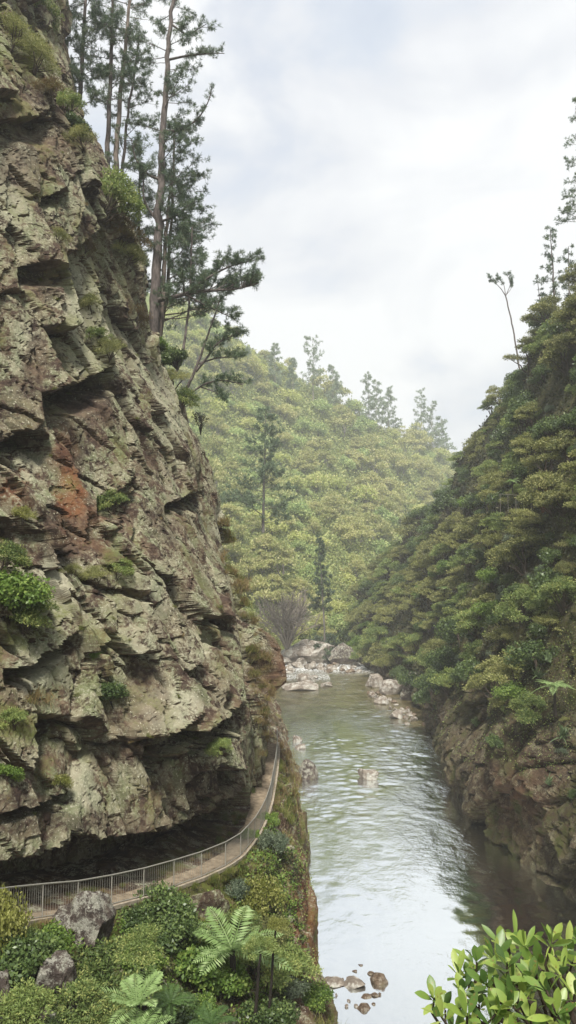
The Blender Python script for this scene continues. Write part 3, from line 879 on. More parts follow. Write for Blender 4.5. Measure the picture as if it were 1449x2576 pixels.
def place(key, loc, s=1.0, rz=None, label=None, group=None, sz=None, tilt=None, name=None, cat=None):
    nm, ct, me, ms = PROTO[key]
    o = bpy.data.objects.new(name or nm, me); COL.objects.link(o)
    o.location = loc
    rz = R.uniform(0, 6.28) if rz is None else rz
    o.rotation_euler = (tilt[0], tilt[1], rz) if tilt else (R.uniform(-.08, .08), R.uniform(-.08, .08), rz)
    o.scale = (s, s, s if sz is None else sz)
    o['category'] = cat or ct
    if label: o['label'] = label
    if group: o['group'] = group
    if ms:
        o.empty_display_size = .1
        for n, pm in ms:
            c = bpy.data.objects.new(n, pm); COL.objects.link(c); c.parent = o
    return o

for i in range(5):
    proto('kan%d' % i, 'kanuka_tree', 'tree', kanuka_parts(100 + i, 6000, 19, .095, .020, R.uniform(1.25, 1.8), 1, R.uniform(.28, .5)), (M['kanuka'], M['brown_bark']))
    proto('kang%d' % i, 'kanuka_tree', 'tree', kanuka_parts(130 + i, 6000, 19, .095, .020, R.uniform(1.2, 1.7), 1, R.uniform(.3, .5)), (M['kanuka_green'], M['brown_bark']))
for i in range(4):
    proto('bro%d' % i, 'broadleaf_shrub', 'shrub', round_parts(200 + i, 3200, 24, .10, .033), (M['broad'], M['brown_bark']), ('foliage', 'stem'))
    proto('bri%d' % i, 'green_shrub', 'shrub', round_parts(220 + i, 3200, 24, .095, .03), (M['bright'], M['brown_bark']), ('foliage', 'stem'))
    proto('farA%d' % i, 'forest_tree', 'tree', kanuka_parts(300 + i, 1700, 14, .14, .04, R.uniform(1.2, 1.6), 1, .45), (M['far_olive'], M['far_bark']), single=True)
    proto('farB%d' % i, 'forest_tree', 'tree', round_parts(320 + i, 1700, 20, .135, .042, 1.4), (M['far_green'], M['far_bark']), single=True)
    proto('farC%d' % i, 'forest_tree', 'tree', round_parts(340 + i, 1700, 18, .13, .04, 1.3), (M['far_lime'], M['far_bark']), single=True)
    # near bushes, seen at 25 to 60 m: finer leaves
    proto('nb_dark%d' % i, 'dark_bush', 'bush', round_parts(400 + i, 5200, 30, .11, .036), (M['broad'], M['dark_bark']), ('foliage', 'stem'))
    proto('nb_bright%d' % i, 'leafy_bush', 'bush', round_parts(420 + i, 4600, 26, .11, .038), (M['bright'], M['brown_bark']), ('foliage', 'stem'))
    proto('nb_olive%d' % i, 'manuka_bush', 'bush', kanuka_parts(440 + i, 4600, 20, .11, .02, 1.3, 1, .6), (M['kanuka_green'], M['brown_bark']), ('foliage', 'stem'))
    proto('nb_tan%d' % i, 'manuka_bush', 'bush', kanuka_parts(460 + i, 5000, 22, .09, .013, 1.2, 1, .6), (M['kanuka'], M['brown_bark']), ('foliage', 'stem'))
    proto('nb_yellow%d' % i, 'yellow_bush', 'bush', round_parts(480 + i, 3200, 22, .085, .027), (M['yellow'], M['brown_bark']), ('foliage', 'stem'))
    proto('nb_grey%d' % i, 'grey_bush', 'bush', round_parts(500 + i, 3600, 22, .085, .024), (M['greyleaf'], M['brown_bark']), ('foliage', 'stem'))
    proto('nb_brown%d' % i, 'brown_bush', 'bush', kanuka_parts(520 + i, 4200, 22, .10, .013, 1.2, 1, .6), (M['brownleaf'], M['brown_bark']), ('foliage', 'stem'))
    g1 = blade_parts(540 + i, 170, 1.0, .012, .8, .22, .6); me = g1.mesh('grass_tuft'); me.materials.append(M['drygrass']); PROTO['dry%d' % i] = ('grass_tuft', 'grass tuft', me, None)
    g1 = blade_parts(560 + i, 190, 1.0, .012, .8, .25, .55); me = g1.mesh('grass_tuft'); me.materials.append(M['greengrass']); PROTO['grs%d' % i] = ('grass_tuft', 'grass tuft', me, None)
    g1 = blade_parts(580 + i, 34, 1.0, .038, .85, .07, .55, 6); me = g1.mesh('flax_plant'); me.materials.append(M['flax']); PROTO['flx%d' % i] = ('flax_plant', 'plant', me, None)
    proto('fern%d' % i, 'tree_fern', 'tree fern', fern_parts(600 + i, 15), (M['fern'], M['dark_bark']), ('fronds', 'trunk'))
    proto('fernd%d' % i, 'tree_fern', 'tree fern', fern_parts(620 + i, 14), (M['fern_dark'], M['dark_bark']), ('fronds', 'trunk'))

# ------------------------------------------------------------------ right hill: the bush
pts = []
spots = []
G = 'kanuka trees and shrubs on the right gorge wall'
cnt = 0
tries = 0
rngp = np.random.default_rng(5)
while cnt < 290 and tries < 60000:
    tries += 1
    y = 46 + 205 * rngp.random() ** 1.15
    v = 1 + rngp.random() * 1.02 if rngp.random() < .9 else rngp.uniform(.75, 1.0)
    i = int(np.clip(np.searchsorted(rys, y), 0, len(rys) - 1)); j = int(np.clip(np.searchsorted(vv, v), 0, len(vv) - 1))
    p = RP[i, j]
    u_, v_, f_ = proj(p)
    if u_ > 1530 or v_ < 600: continue
    if p[2] < 2.0: continue
    # bare rock stays bare
    if y < 100 and 1090 < u_ < 1449 and v_ > np.interp(u_, [1090, 1150, 1210, 1300, 1449], [1850, 1800, 1700, 1810, 1830]): continue
    rad = rngp.uniform(1.7, 3.4) * np.interp(y, [50, 90, 200], [.78, .95, 1.15])
    ok = True
    for q in spots:
        if (p[0] - q[0]) ** 2 + (p[1] - q[1]) ** 2 + (p[2] - q[2]) ** 2 < (.60 * (rad + q[3])) ** 2: ok = False; break
    if not ok: continue
    spots.append((p[0], p[1], p[2], rad))
    hv = float(vnoise(np.array([p[1] / 14.]), np.array([p[2] / 10.]), np.array([0.]), 77)[0]) + rngp.normal() * .35
    t = rngp.random()
    loc = (p[0] - .10 * rad, p[1], p[2] - .22 * rad)
    tilt = (0, -.22 + rngp.normal() * .08)
    if hv < -.25:
        key = 'bro%d' % rngp.integers(4); lab = 'dark glossy broadleaf shrub in the bush on the right slope'
    elif hv < .05:
        key = 'kang%d' % rngp.integers(5); lab = 'dull green kanuka tree in the bush on the right slope'
    elif hv < .8:
        key = 'kan%d' % rngp.integers(5); lab = 'olive brown kanuka tree in the bush on the right slope'
    else:
        key = 'bri%d' % rngp.integers(4); lab = 'fresh green rounded shrub in the bush on the right slope'
    place(key, loc, rad, None, lab, {'o': 'dull green kanuka trees on the right slope', 'd': 'dark shrubs on the right slope', 'l': 'olive kanuka trees on the right slope', 'f': 'fresh green shrubs on the right slope'}['d' if 'dark' in lab else 'o' if 'dull' in lab else 'l' if 'olive' in lab else 'f'],
          rad * rngp.uniform(.8, 1.1), tilt)
    cnt += 1
cnt2 = 0; tries = 0
while cnt2 < 150 and tries < 30000:
    tries += 1
    y = 46 + 90 * rngp.random() ** 1.2; v = rngp.uniform(.5, 1.65)
    i = int(np.clip(np.searchsorted(rys, y), 0, len(rys) - 1)); j = int(np.clip(np.searchsorted(vv, v), 0, len(vv) - 1))
    p = RP[i, j]; u_, v_, f_ = proj(p)
    if u_ > 1480 or p[2] < 3: continue
    rad = rngp.uniform(.5, 1.25) * (1 if v > 1 else .7)
    if any((p[0] - q[0]) ** 2 + (p[1] - q[1]) ** 2 + (p[2] - q[2]) ** 2 < (.55 * (rad + q[3])) ** 2 for q in spots): continue
    if v < 1 and rngp.random() < .8: continue
    spots.append((p[0], p[1], p[2], rad))
    kd, lab, grp = R.choice([('nb_dark', 'small dark shrub clinging to the lower rock of the right wall', 'small dark shrubs on the right rock'), ('nb_olive', 'small olive bush clinging to the lower rock of the right wall', 'small olive bushes on the right rock'),
                             ('nb_tan', 'small brownish bush clinging to the lower rock of the right wall', 'small brownish bushes on the right rock'), ('nb_grey', 'small grey green bush clinging to the lower rock of the right wall', 'small grey green bushes on the right rock')])
    place(kd + str(R.randrange(4)), (p[0], p[1], p[2] - .3 * rad), rad, None, lab, grp, rad * rngp.uniform(.8, 1.2), (0, -.5))
    cnt2 += 1
print('right bush', cnt, tries, cnt2)

# undergrowth: a mat of small leaves close to the ground (nobody could count it)
def carpet(name, P, sel, n, size, mat, lift, seed, label):
    rng = np.random.default_rng(seed)
    m_, n_ = P.shape[:2]
    A = P[:-1, :-1]; B = P[1:, :-1]; C = P[:-1, 1:]
    area = np.linalg.norm(np.cross(B - A, C - A), axis=-1) * sel[:-1, :-1]
    # keep the density even in the picture rather than on the ground
    _, _, f = proj(A)
    wgt = (area / np.maximum(f, 20) ** 1.2).ravel(); wgt /= wgt.sum()
    ix = rng.choice(len(wgt), n, p=wgt)
    a, b = rng.random(n)[:, None], rng.random(n)[:, None]
    Ar, Br, Cr = A.reshape(-1, 3)[ix], B.reshape(-1, 3)[ix], C.reshape(-1, 3)[ix]
    pts = Ar + a * (Br - Ar) + b * (Cr - Ar)
    nrm = np.cross(Br - Ar, Cr - Ar); nrm /= np.linalg.norm(nrm, axis=1, keepdims=True) + 1e-9
    f = proj(pts)[2]
    tocam = np.array([0, 0, CAMZ]) - pts
    nrm *= np.sign((nrm * tocam).sum(1, keepdims=True) + 1e-6)
    clump = fbm(pts[:, 0], pts[:, 1], pts[:, 2], lift * 2.2, 3, seed)
    pts = pts + nrm * (lift * (np.clip(clump + .3, 0, 1.2)) * rng.random(n) ** .5)[:, None]
    s_ = size * np.clip(f / 100, .35, 3.6) * rng.uniform(.6, 1.4, n)
    D = rng.normal(size=(n, 3)) * .7 + nrm * .25 + (0, 0, .1)
    mb = MB(); mb.leaves(pts, D, s_, s_ * .3, rng, roll=nrm + (0, 0, .5) + rng.normal(size=(n, 3)) * .4)
    o = mb.build(name, mat)
    return tag(o, label, 'undergrowth', None, 'stuff')
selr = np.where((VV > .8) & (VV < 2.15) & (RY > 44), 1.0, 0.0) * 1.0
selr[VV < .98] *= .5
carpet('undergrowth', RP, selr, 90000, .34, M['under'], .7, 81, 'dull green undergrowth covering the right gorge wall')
selr2 = np.where((VV > .35) & (VV < 1.3) & (RY > 44) & (RY < 130), 1.0, 0.0) * sstep(-.1, .4, fbm(RX, RY, RZ, 5, 3, 83))
carpet('moss', RP, selr2, 22000, .20, M['kanuka_green'], .3, 84, 'brownish moss and low plants clinging to the lower rock of the right wall')

# ------------------------------------------------------------------ far hill forest
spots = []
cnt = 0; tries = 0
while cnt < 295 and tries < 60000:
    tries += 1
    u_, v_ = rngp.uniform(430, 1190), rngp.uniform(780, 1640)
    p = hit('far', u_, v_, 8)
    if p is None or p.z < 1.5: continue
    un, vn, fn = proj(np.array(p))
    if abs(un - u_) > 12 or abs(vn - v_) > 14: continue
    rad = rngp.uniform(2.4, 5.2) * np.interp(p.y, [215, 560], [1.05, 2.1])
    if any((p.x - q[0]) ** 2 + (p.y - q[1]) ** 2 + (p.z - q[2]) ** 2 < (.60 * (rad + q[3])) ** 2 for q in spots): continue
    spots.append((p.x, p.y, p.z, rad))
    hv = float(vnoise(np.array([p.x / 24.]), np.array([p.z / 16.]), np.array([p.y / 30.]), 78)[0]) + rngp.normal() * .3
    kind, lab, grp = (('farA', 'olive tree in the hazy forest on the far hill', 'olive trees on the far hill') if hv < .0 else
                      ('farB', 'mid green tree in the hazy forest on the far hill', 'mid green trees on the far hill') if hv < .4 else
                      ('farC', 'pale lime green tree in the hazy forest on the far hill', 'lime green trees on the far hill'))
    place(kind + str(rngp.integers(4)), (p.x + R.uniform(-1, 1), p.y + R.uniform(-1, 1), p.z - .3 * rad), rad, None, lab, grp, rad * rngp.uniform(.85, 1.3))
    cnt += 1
print('far trees', cnt, tries)
Uf, Vf, Ff = proj(FP)
self_ = np.where((FP[..., 2] > 1) & (Uf > 380) & (Uf < 1250) & (FP[..., 1] < 620), 1.0, 0.0)
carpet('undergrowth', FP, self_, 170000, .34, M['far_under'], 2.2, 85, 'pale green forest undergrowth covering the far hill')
carpet('undergrowth', FP, self_, 110000, .32, M['far_under'], 2.6, 86, 'green forest undergrowth covering the far hill')

# ------------------------------------------------------------------ pines
def tuft_points(mb, C, D, L, n, rng, w=.012):
    """starbursts of needles at points C along D"""
    k_ = len(C)
    C = np.repeat(C, n, 0); D = np.repeat(D, n, 0)
    d = D * .7 + rng.normal(size=C.shape) * .62
    mb.leaves(C, d, L * rng.uniform(.6, 1.15, len(C)), w, rng)

def pine(name, line, r0, r1, label, branches, mats, seed, parent_grp=None, cat='tree', tuft=.34, ntuft=18, needle_w=.016, extra=None, density=1.0, limbw=.055, droop=-.1):
    """line: trunk points (world). branches: (t0, t1, count, len0, len1, rise, azimuth centre or None, azimuth spread)"""
    rng = np.random.default_rng(seed)
    line = np.array([tuple(p) for p in line], float)
    d = np.concatenate([[0], np.cumsum(np.linalg.norm(np.diff(line, axis=0), axis=1))])
    tt = np.linspace(0, 1, max(10, len(line) * 5))
    P = np.stack([np.interp(tt * d[-1], d, line[:, i]) for i in range(3)], 1)
    for _ in range(4): P[1:-1] = (P[:-2] + 2 * P[1:-1] + P[2:]) / 4
    H = d[-1]
    P[1:-1, :2] += rng.normal(size=(len(P) - 2, 2)) * H * .0022
    base_ = P[0].copy()
    root = empty(name, tuple(base_), label, cat, parent_grp)
    P = P - base_
    tr = MB(); cr = MB()
    tr.tube(P, r0 + (r1 - r0) * tt ** .8, 9)
    def limb(p0, dirv, L, rb, curve, foli=(.35, 1.0), nf=1.0, sub=True):
        n = 8
        t = np.linspace(0, 1, n)
        jit = np.cumsum(rng.normal(size=(n, 3)) * L * .03, axis=0)
        pts = p0 + np.outer(t * L, dirv) + jit * t[:, None]
        pts[:, 2] += curve * L * t ** 2
        tr.tube(pts, np.linspace(rb, rb * .22, n), 5, False)
        subs = [(pts, foli[0])]
        if sub:
            for q in range(int(3 + L * .9)):
                ta = rng.uniform(.3, .97); i = int(ta * (n - 1))
                dv_ = dirv * .6 + rng.normal(size=3) * (.55, .55, .32) + (0, 0, .12)
                dv_ /= np.linalg.norm(dv_)
                l2 = L * rng.uniform(.18, .42)
                s2 = pts[i] + np.outer(np.linspace(0, 1, 5) * l2, dv_)
                s2[:, 2] += .12 * l2 * np.linspace(0, 1, 5) ** 2
                tr.tube(s2, np.linspace(rb * .4, .012, 5), 4, False)
                subs.append((s2, .25))
        for s_, f0 in subs:
            ll = np.linalg.norm(s_[-1] - s_[0])
            m_ = max(2, int(ll * 4.2 * nf * density))
            ta = f0 + (1 - f0) * rng.random(m_) ** .7
            ii = ta * (len(s_) - 1)
            C = np.stack([np.interp(ii, np.arange(len(s_)), s_[:, q]) for q in range(3)], 1) + rng.normal(size=(m_, 3)) * .10
            D = (s_[-1] - s_[0]) / (ll + 1e-6) + rng.normal(size=(m_, 3)) * .5 + (0, 0, .5)
            D /= np.linalg.norm(D, axis=1, keepdims=True)
            tuft_points(cr, C, D, tuft, ntuft, rng, needle_w)
    for (t0, t1, n, l0, l1, rise, azc, azs) in branches:
        for i in range(n):
            t = t0 + (t1 - t0) * (i + rng.random()) / n
            p0 = np.array([np.interp(t, tt, P[:, q]) for q in range(3)])
            az = rng.uniform(0, 2 * np.pi) if azc is None else azc + rng.normal() * azs
            L = (l0 + (l1 - l0) * (t - t0) / max(t1 - t0, 1e-3)) * rng.uniform(.6, 1.15)
            el = rise + rng.normal() * .15
            dv_ = np.array([math.cos(az) * math.cos(el), math.sin(az) * math.cos(el), math.sin(el)])
            limb(p0, dv_, L, max(.02, limbw * L / 4), rng.uniform(.0, .18) + droop * 0)
    for e in (extra or []):
        pts = np.array([tuple(Vector(q) - Vector(base_)) for q in e['pts']])
        de = np.concatenate([[0], np.cumsum(np.linalg.norm(np.diff(pts, axis=0), axis=1))])
        t = np.linspace(0, 1, 14)
        s_ = np.stack([np.interp(t * de[-1], de, pts[:, q]) for q in range(3)], 1)
        for _ in range(2): s_[1:-1] = (s_[:-2] + 2 * s_[1:-1] + s_[2:]) / 4
        tr.tube(s_, np.linspace(e['r'], e['r'] * .25, 14), 6, False)
        for q in range(e.get('n', 10)):
            ta = rng.uniform(e.get('f0', .25), 1.0); i = min(12, int(ta * 13))
            dv_ = (s_[i + 1] - s_[i]); dv_ /= np.linalg.norm(dv_) + 1e-6
            dv_ = dv_ * .8 + rng.normal(size=3) * (.55, .55, .25) + (0, 0, e.get('up', .2)); dv_ /= np.linalg.norm(dv_)
            limb(s_[i], dv_, e.get('l', 1.6) * rng.uniform(.5, 1.1), e['r'] * .3, .1, (.2, 1), 1.5)
    tr.build('trunk', mats[0], root, True)
    cr.build('crown', mats[1], root)
    return root

B_, N_ = M['bark'], M['needles']
def A3(*pp): return [at(*p) for p in pp]
DT = 63.5
# azimuth: 0 = to the right in the picture, pi = left
pine('pine_tree', A3((384, 850, DT), (388, 760, DT), (397, 640, DT), (402, 500, DT), (410, 330, DT), (422, 140, DT), (434, 10, DT), (440, -60, DT)), .50, .14,
     'tall dark pine with a thick double trunk standing at the cliff edge, tallest in front', [(.50, .99, 26, 3.6, 2.4, .18, None, 0), (.40, .95, 9, 4.6, 3.6, .25, 0, .5), (.28, .5, 8, 2.6, 3.4, .1, 0.2, 1.0)],
     (B_, N_), 1, extra=[
        dict(pts=A3((412, 330, DT), (450, 330, DT - .5), (500, 300, DT - .5), (528, 250, DT - 1), (533, 222, DT - 1)), r=.12, n=7, f0=.45, l=1.0),
        dict(pts=A3((402, 452, DT), (370, 440, DT - .5), (340, 400, DT - .5), (330, 350, DT - 1)), r=.12, n=6, l=1.3),
        dict(pts=A3((400, 560, DT), (375, 530, DT), (360, 500, DT - .6), (362, 430, DT - 1)), r=.14, n=9, l=1.8),
        dict(pts=A3((398, 560, DT), (440, 545, DT - .5), (490, 505, DT - 1)), r=.12, n=8, l=1.5),
        dict(pts=A3((425, 150, DT), (470, 140, DT), (520, 135, DT - 1), (565, 134, DT - 1)), r=.11, n=9, f0=.2, l=1.2),
        dict(pts=A3((430, 60, DT), (470, 90, DT), (520, 60, DT - 1)), r=.10, n=9, l=1.4),
        dict(pts=A3((396, 755, DT), (430, 750, DT - .8), (480, 735, DT - 1.6), (540, 730, DT - 2), (600, 728, DT - 2), (650, 712, DT - 2)), r=.21, n=26, f0=.2, l=2.3, up=.45),
        dict(pts=A3((470, 737, DT - 1.5), (520, 700, DT - 2), (580, 668, DT - 2), (640, 655, DT - 2)), r=.12, n=18, f0=.1, l=1.8, up=.4),
        dict(pts=A3((470, 742, DT - 1.5), (520, 770, DT - 2.2), (585, 800, DT - 2.2)), r=.10, n=8, f0=.3, l=1.2, up=.2),
     ])
pine('pine_tree', A3((398, 850, DT + .8), (408, 760, DT + .8), (413, 660, DT + .8), (420, 560, DT + 1), (432, 440, DT + 1.5)), .28, .10,
     'slender second pine stem close behind the tall double trunked pine', [(.45, 1.0, 20, 3.2, 1.8, .2, 0.2, 1.3)], (M['pale_bark'], N_), 2, 'pines on the cliff top')
pine('pine_tree', A3((268, 470, DT), (274, 300, DT), (280, 120, DT), (284, -30, DT)), .25, .12,
     'straight slender pine with bare grey lower trunk, left of the pale pine', [(.38, 1.0, 34, 2.6, 3.0, .15, None, 0)], (B_, N_), 3, 'pines on the cliff top')
pine('pine_tree', A3((288, 470, DT + .5), (298, 300, DT + .5), (313, 140, DT + .5), (330, -30, DT + .5)), .26, .12,
     'straight pine with pale pinkish trunk leaning right', [(.45, 1.0, 22, 2.4, 2.6, .2, 0, 1.2)], (M['pale_bark'], N_), 4, 'pines on the cliff top')
pine('pine_tree', A3((198, 290, DT), (207, 150, DT), (217, -30, DT)), .22, .12,
     'dense dark pine beside the top of the rock face', [(.05, .9, 42, 2.6, 2.4, .1, None, 0)], (B_, N_), 5, 'pines on the cliff top', density=1.4)
pine('pine_tree', A3((295, 640, DT + 1.5), (312, 360, DT + 1.5), (338, 180, DT + 1.5), (350, 90, DT + 1.5)), .2, .07,
     'thin pine with blue green foliage between the pale pine and the tall pine', [(.1, .98, 44, 3.2, 2.0, .15, None, 0)], (B_, M['needles_pale']), 6, 'pines on the cliff top')
pine('pine_tree', A3((400, 860, DT + 2.5), (420, 740, DT + 2.5), (432, 560, DT + 2.5), (436, 450, DT + 2.5), (440, 300, DT + 2.5)), .2, .07,
     'pale leafy pine behind the tall double trunked pine on its right', [(.08, .98, 70, 5.0, 2.0, .15, .1, 1.2)], (M['pale_bark'], M['needles_pale']), 7, 'pines on the cliff top')
pine('pine_tree', A3((345, 760, DT + 1), (350, 560, DT + 1), (352, 430, DT + 1)), .2, .08,
     'dark bushy pine filling the gap left of the tall double trunk', [(.05, .98, 36, 2.6, 1.8, .1, None, 0)], (B_, N_), 8, 'pines on the cliff top', density=1.3)
pine('pine_tree', A3((412, 985, DT - .6), (452, 925, DT - .6), (468, 840, DT - .6), (478, 740, DT - .6), (482, 640, DT - .8), (484, 570, DT - 1)), .14, .06,
     'young pine with layered crown right of the tall trunk', [(.55, 1.0, 30, 2.6, 1.2, .2, None, 0)], (B_, N_), 9, 'pines on the cliff top')
pine('pine_tree', A3((428, 1035, DT - 1), (468, 985, DT - 1), (496, 920, DT - 1), (520, 850, DT - 1), (545, 780, DT - 1), (556, 745, DT - 1)), .17, .05,
     'crooked pine leaning right out over the gorge', [(.7, 1.0, 5, 1.2, .9, .2, .2, 1.0)], (B_, N_), 10, 'pines on the cliff top', extra=[
        dict(pts=A3((492, 935, DT - 1), (525, 895, DT - 1.4), (545, 862, DT - 1.6), (600, 838, DT - 2)), r=.12, n=15, f0=.4, l=1.2, up=.3),
        dict(pts=A3((500, 915, DT - 1), (545, 900, DT - 1.4), (605, 898, DT - 2)), r=.09, n=12, f0=.4, l=1.0, up=.3)])
pine('pine_tree', A3((430, 1050, DT - 1.2), (462, 1000, DT - 1.5), (520, 962, DT - 1.8), (560, 955, DT - 2), (612, 968, DT - 2.2)), .13, .03,
     'low gnarled pine growing sideways from the cliff edge', [(.45, 1.0, 16, 1.3, .9, .3, .1, 1.2)], (B_, N_), 11, 'pines on the cliff top', extra=[
        dict(pts=A3((500, 972, DT - 1.6), (540, 985, DT - 2), (575, 1010, DT - 2.2)), r=.07, n=6, f0=.5, l=.8)])

# right ridge trees
def wallp(px, py): return hit('wall', px, py)
for (b, t, Y, r, lab, br, sd_) in [
    ((1400, 800), (1384, 570), 118, .24, 'dark conifer rising above the right hill, left of the frame edge', [(.12, 1.0, 40, 3.2, .8, .05, None, 0)], 21),
    ((1456, 560), (1450, 250), 100, .18, 'tall conifer partly cut by the right frame edge', [(.1, 1.0, 44, 2.8, .9, .05, None, 0)], 22),
    ((1432, 740), (1430, 620), 119, .15, 'small conifer close beside the dark conifer on the right hill', [(.1, 1.0, 22, 2.2, .6, .05, None, 0)], 23),
    ((1368, 830), (1352, 690), 122, .12, 'thin young conifer on the right skyline below the dark conifer', [(.2, 1.0, 14, 2.0, .6, .05, None, 0)], 24)]:
    p0, p1 = at(b[0], b[1] + 40, Y), at(*t, Y)
    pine('conifer', [p0, (p0 + p1) / 2, p1], r, .04, lab, br, (M['bark'], M['needles']), sd_, 'conifers on the right ridge', tuft=.45, ntuft=10, needle_w=.035, density=.7)
p = [at(x, y, 140) for x, y in ((1318, 1010), (1305, 920), (1290, 820), (1272, 745))]
E_ = lambda *q: [at(x, y, 140) for x, y in q]
pine('pole_tree', p, .20, .11, 'bare leaning pole of a tree with a tiny forked crown above the right hill', [], (M['bark'], M['needles_pale']), 31, None, tuft=.4, ntuft=7, needle_w=.04, extra=[
    dict(pts=E_((1272, 745), (1262, 728), (1240, 705), (1229, 700)), r=.09, n=7, f0=.5, l=1.0), dict(pts=E_((1272, 745), (1268, 715), (1250, 695)), r=.08, n=6, f0=.5, l=1.0),
    dict(pts=E_((1272, 745), (1285, 715), (1275, 690)), r=.08, n=6, f0=.5, l=1.0), dict(pts=E_((1275, 740), (1287, 725), (1286, 700)), r=.06, n=4, f0=.5, l=.8)])

# far trees one can tell apart
for (b, t, Y, r, lab, br, mt, sd_, dens) in [
    ((662, 1340), (668, 1035), 176, .38, 'large sparse pine rising in front of the far hill', [(.05, .35, 9, 9, 8, .15, None, 0), (.35, 1.0, 34, 6.5, 2.5, .3, None, 0)], 'needles_pale', 41, .55),
    ((822, 1680), (802, 1350), 203, .34, 'slender conifer standing behind the boulders on the far river bank', [(.42, 1.0, 46, 3.4, .8, .1, None, 0), (.05, .22, 26, 6.0, 4.5, .0, None, 0)], 'needles', 42, .6)]:
    p0, p1 = at(*b, Y), at(*t, Y)
    pine('river_pine', [p0, (p0 + p1) / 2, p1], r, .06, lab, br, (M['far_bark'], M[mt]), sd_, None, tuft=.8, ntuft=9, needle_w=.085, density=dens)
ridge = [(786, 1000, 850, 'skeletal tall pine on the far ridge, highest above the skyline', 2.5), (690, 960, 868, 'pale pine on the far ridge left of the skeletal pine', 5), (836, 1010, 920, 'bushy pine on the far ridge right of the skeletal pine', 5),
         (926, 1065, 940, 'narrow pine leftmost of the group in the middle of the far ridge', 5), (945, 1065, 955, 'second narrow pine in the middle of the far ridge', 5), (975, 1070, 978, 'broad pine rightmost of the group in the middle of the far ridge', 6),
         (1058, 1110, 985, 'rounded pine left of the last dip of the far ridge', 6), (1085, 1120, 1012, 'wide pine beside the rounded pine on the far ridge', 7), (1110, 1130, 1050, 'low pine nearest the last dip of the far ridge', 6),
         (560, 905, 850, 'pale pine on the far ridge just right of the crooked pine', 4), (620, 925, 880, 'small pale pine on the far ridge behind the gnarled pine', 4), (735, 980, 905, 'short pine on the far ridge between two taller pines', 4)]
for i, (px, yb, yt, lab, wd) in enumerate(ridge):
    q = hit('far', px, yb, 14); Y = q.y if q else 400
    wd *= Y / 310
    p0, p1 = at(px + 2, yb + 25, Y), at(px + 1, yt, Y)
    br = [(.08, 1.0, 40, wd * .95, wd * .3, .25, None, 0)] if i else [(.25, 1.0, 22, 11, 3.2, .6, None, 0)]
    pine('ridge_pine', [p0, (p0 + p1) / 2, p1], .35, .06, lab, br, (M['twig'], M['needles_far']), 60 + i, 'pines on the far ridge', tuft=1.3, ntuft=7, needle_w=.13, density=.22 if i else .10, limbw=.06)  # pale bark and needle colours stand in for haze on the ridge

# bare shrub by the boulders
def bare_shrub(name, base_, H, W, n, seed, label, mat):
    rng = np.random.default_rng(seed); mb = MB()
    root = empty(name, tuple(base_), label, 'shrub')
    for i in range(n):
        az = rng.uniform(0, 6.28); q = rng.random() ** .6
        e = np.array([math.cos(az) * W * q, math.sin(az) * W * q, H * rng.uniform(.6, 1.0) * (1 - .35 * q * q)])
        m_ = e * (.35, .35, .5) + rng.normal(size=3) * W * .05
        mb.tube([(0, 0, -.3), m_ * .5, m_, (m_ + e) / 2 + rng.normal(size=3) * W * .04, e], np.array([.13, .10, .07, .05, .03]) * H / 7, 4, False)
        for k_ in range(7):
            a = m_ + (e - m_) * rng.random(); d = (e - m_); d = d / np.linalg.norm(d) + rng.normal(size=3) * .55; d /= np.linalg.norm(d)
            l = H * rng.uniform(.12, .25)
            mb.tube([a, a + d * l * .5 + rng.normal(size=3) * .1, a + d * l], [.05 * H / 8, .04 * H / 8, .02], 3, False)
            for j in range(3):
                d2 = d + rng.normal(size=3) * .6; d2 /= np.linalg.norm(d2)
                b = a + d * l * rng.uniform(.3, 1)
                mb.tube([b, b + d2 * l * .5], [.035 * H / 8, .015], 3, False)
    mb.build('branches', mat, root)
    return root
bare_shrub('leafless_shrub', at(722, 1632, 200), 16, 8.5, 46, 71, 'large leafless grey brown shrub behind the boulders', M['twig'])
bare_shrub('dead_bush', at(505, 1085, 60) , 1.6, .9, 12, 73, 'small dead bush with bare crooked stems under the gnarled pine', M['dark_bark'])

# ------------------------------------------------------------------ boulders
def boulder(name, loc, size, seed, label, mat, group=None, rz=0., cuts=11, sub=4, sink=.25, rough=.10):
    rng = np.random.default_rng(seed)
    bm = bmesh.new(); bmesh.ops.create_icosphere(bm, subdivisions=sub, radius=1.0)
    me = bpy.data.meshes.new(name); bm.to_mesh(me); bm.free()
    n = len(me.vertices); co_ = np.zeros(n * 3, np.float32); me.vertices.foreach_get('co', co_); P = co_.reshape(-1, 3).astype(float)
    for i in range(cuts):
        d = rv(rng, 1)[0]; h = rng.uniform(.45, .85)
        e = P @ d - h
        P -= np.clip(e, 0, None)[:, None] * d * .93
    P += P * (rough * fbm(P[:, 0] + seed, P[:, 1], P[:, 2], .7, 4, seed))[:, None]
    P *= np.array(size)
    P[:, 2] += size[2] * (.55 - sink)
    me.vertices.foreach_set('co', P.astype(np.float32).ravel())
    me.polygons.foreach_set('use_smooth', np.zeros(len(me.polygons), bool))
    me.update()
    a = me.attributes.new('masks', 'FLOAT_COLOR', 'POINT')
    a.data.foreach_set('color', np.tile(np.array([0, 0, 0, 1], np.float32), n))
    o = link(name, me, mat); o.location = loc; o.rotation_euler = (0, 0, rz)
    return tag(o, label, 'boulder', group)
def rb(px, py, wpx, hpx, seed, label, group=None, mat='boulder', z=0.0, deep=1.0, **kw):
    p = atz(px, py, z); d = p.y
    w_ = wpx / CF * d / 2; h_ = hpx / CF * d
    return boulder('boulder', tuple(p + Vector((0, w_ * deep * .6, 0))), (w_ * 1.15, w_ * deep * 1.1, h_ * .85), seed, label, M[mat], group, R.uniform(-.5, .5), **kw)
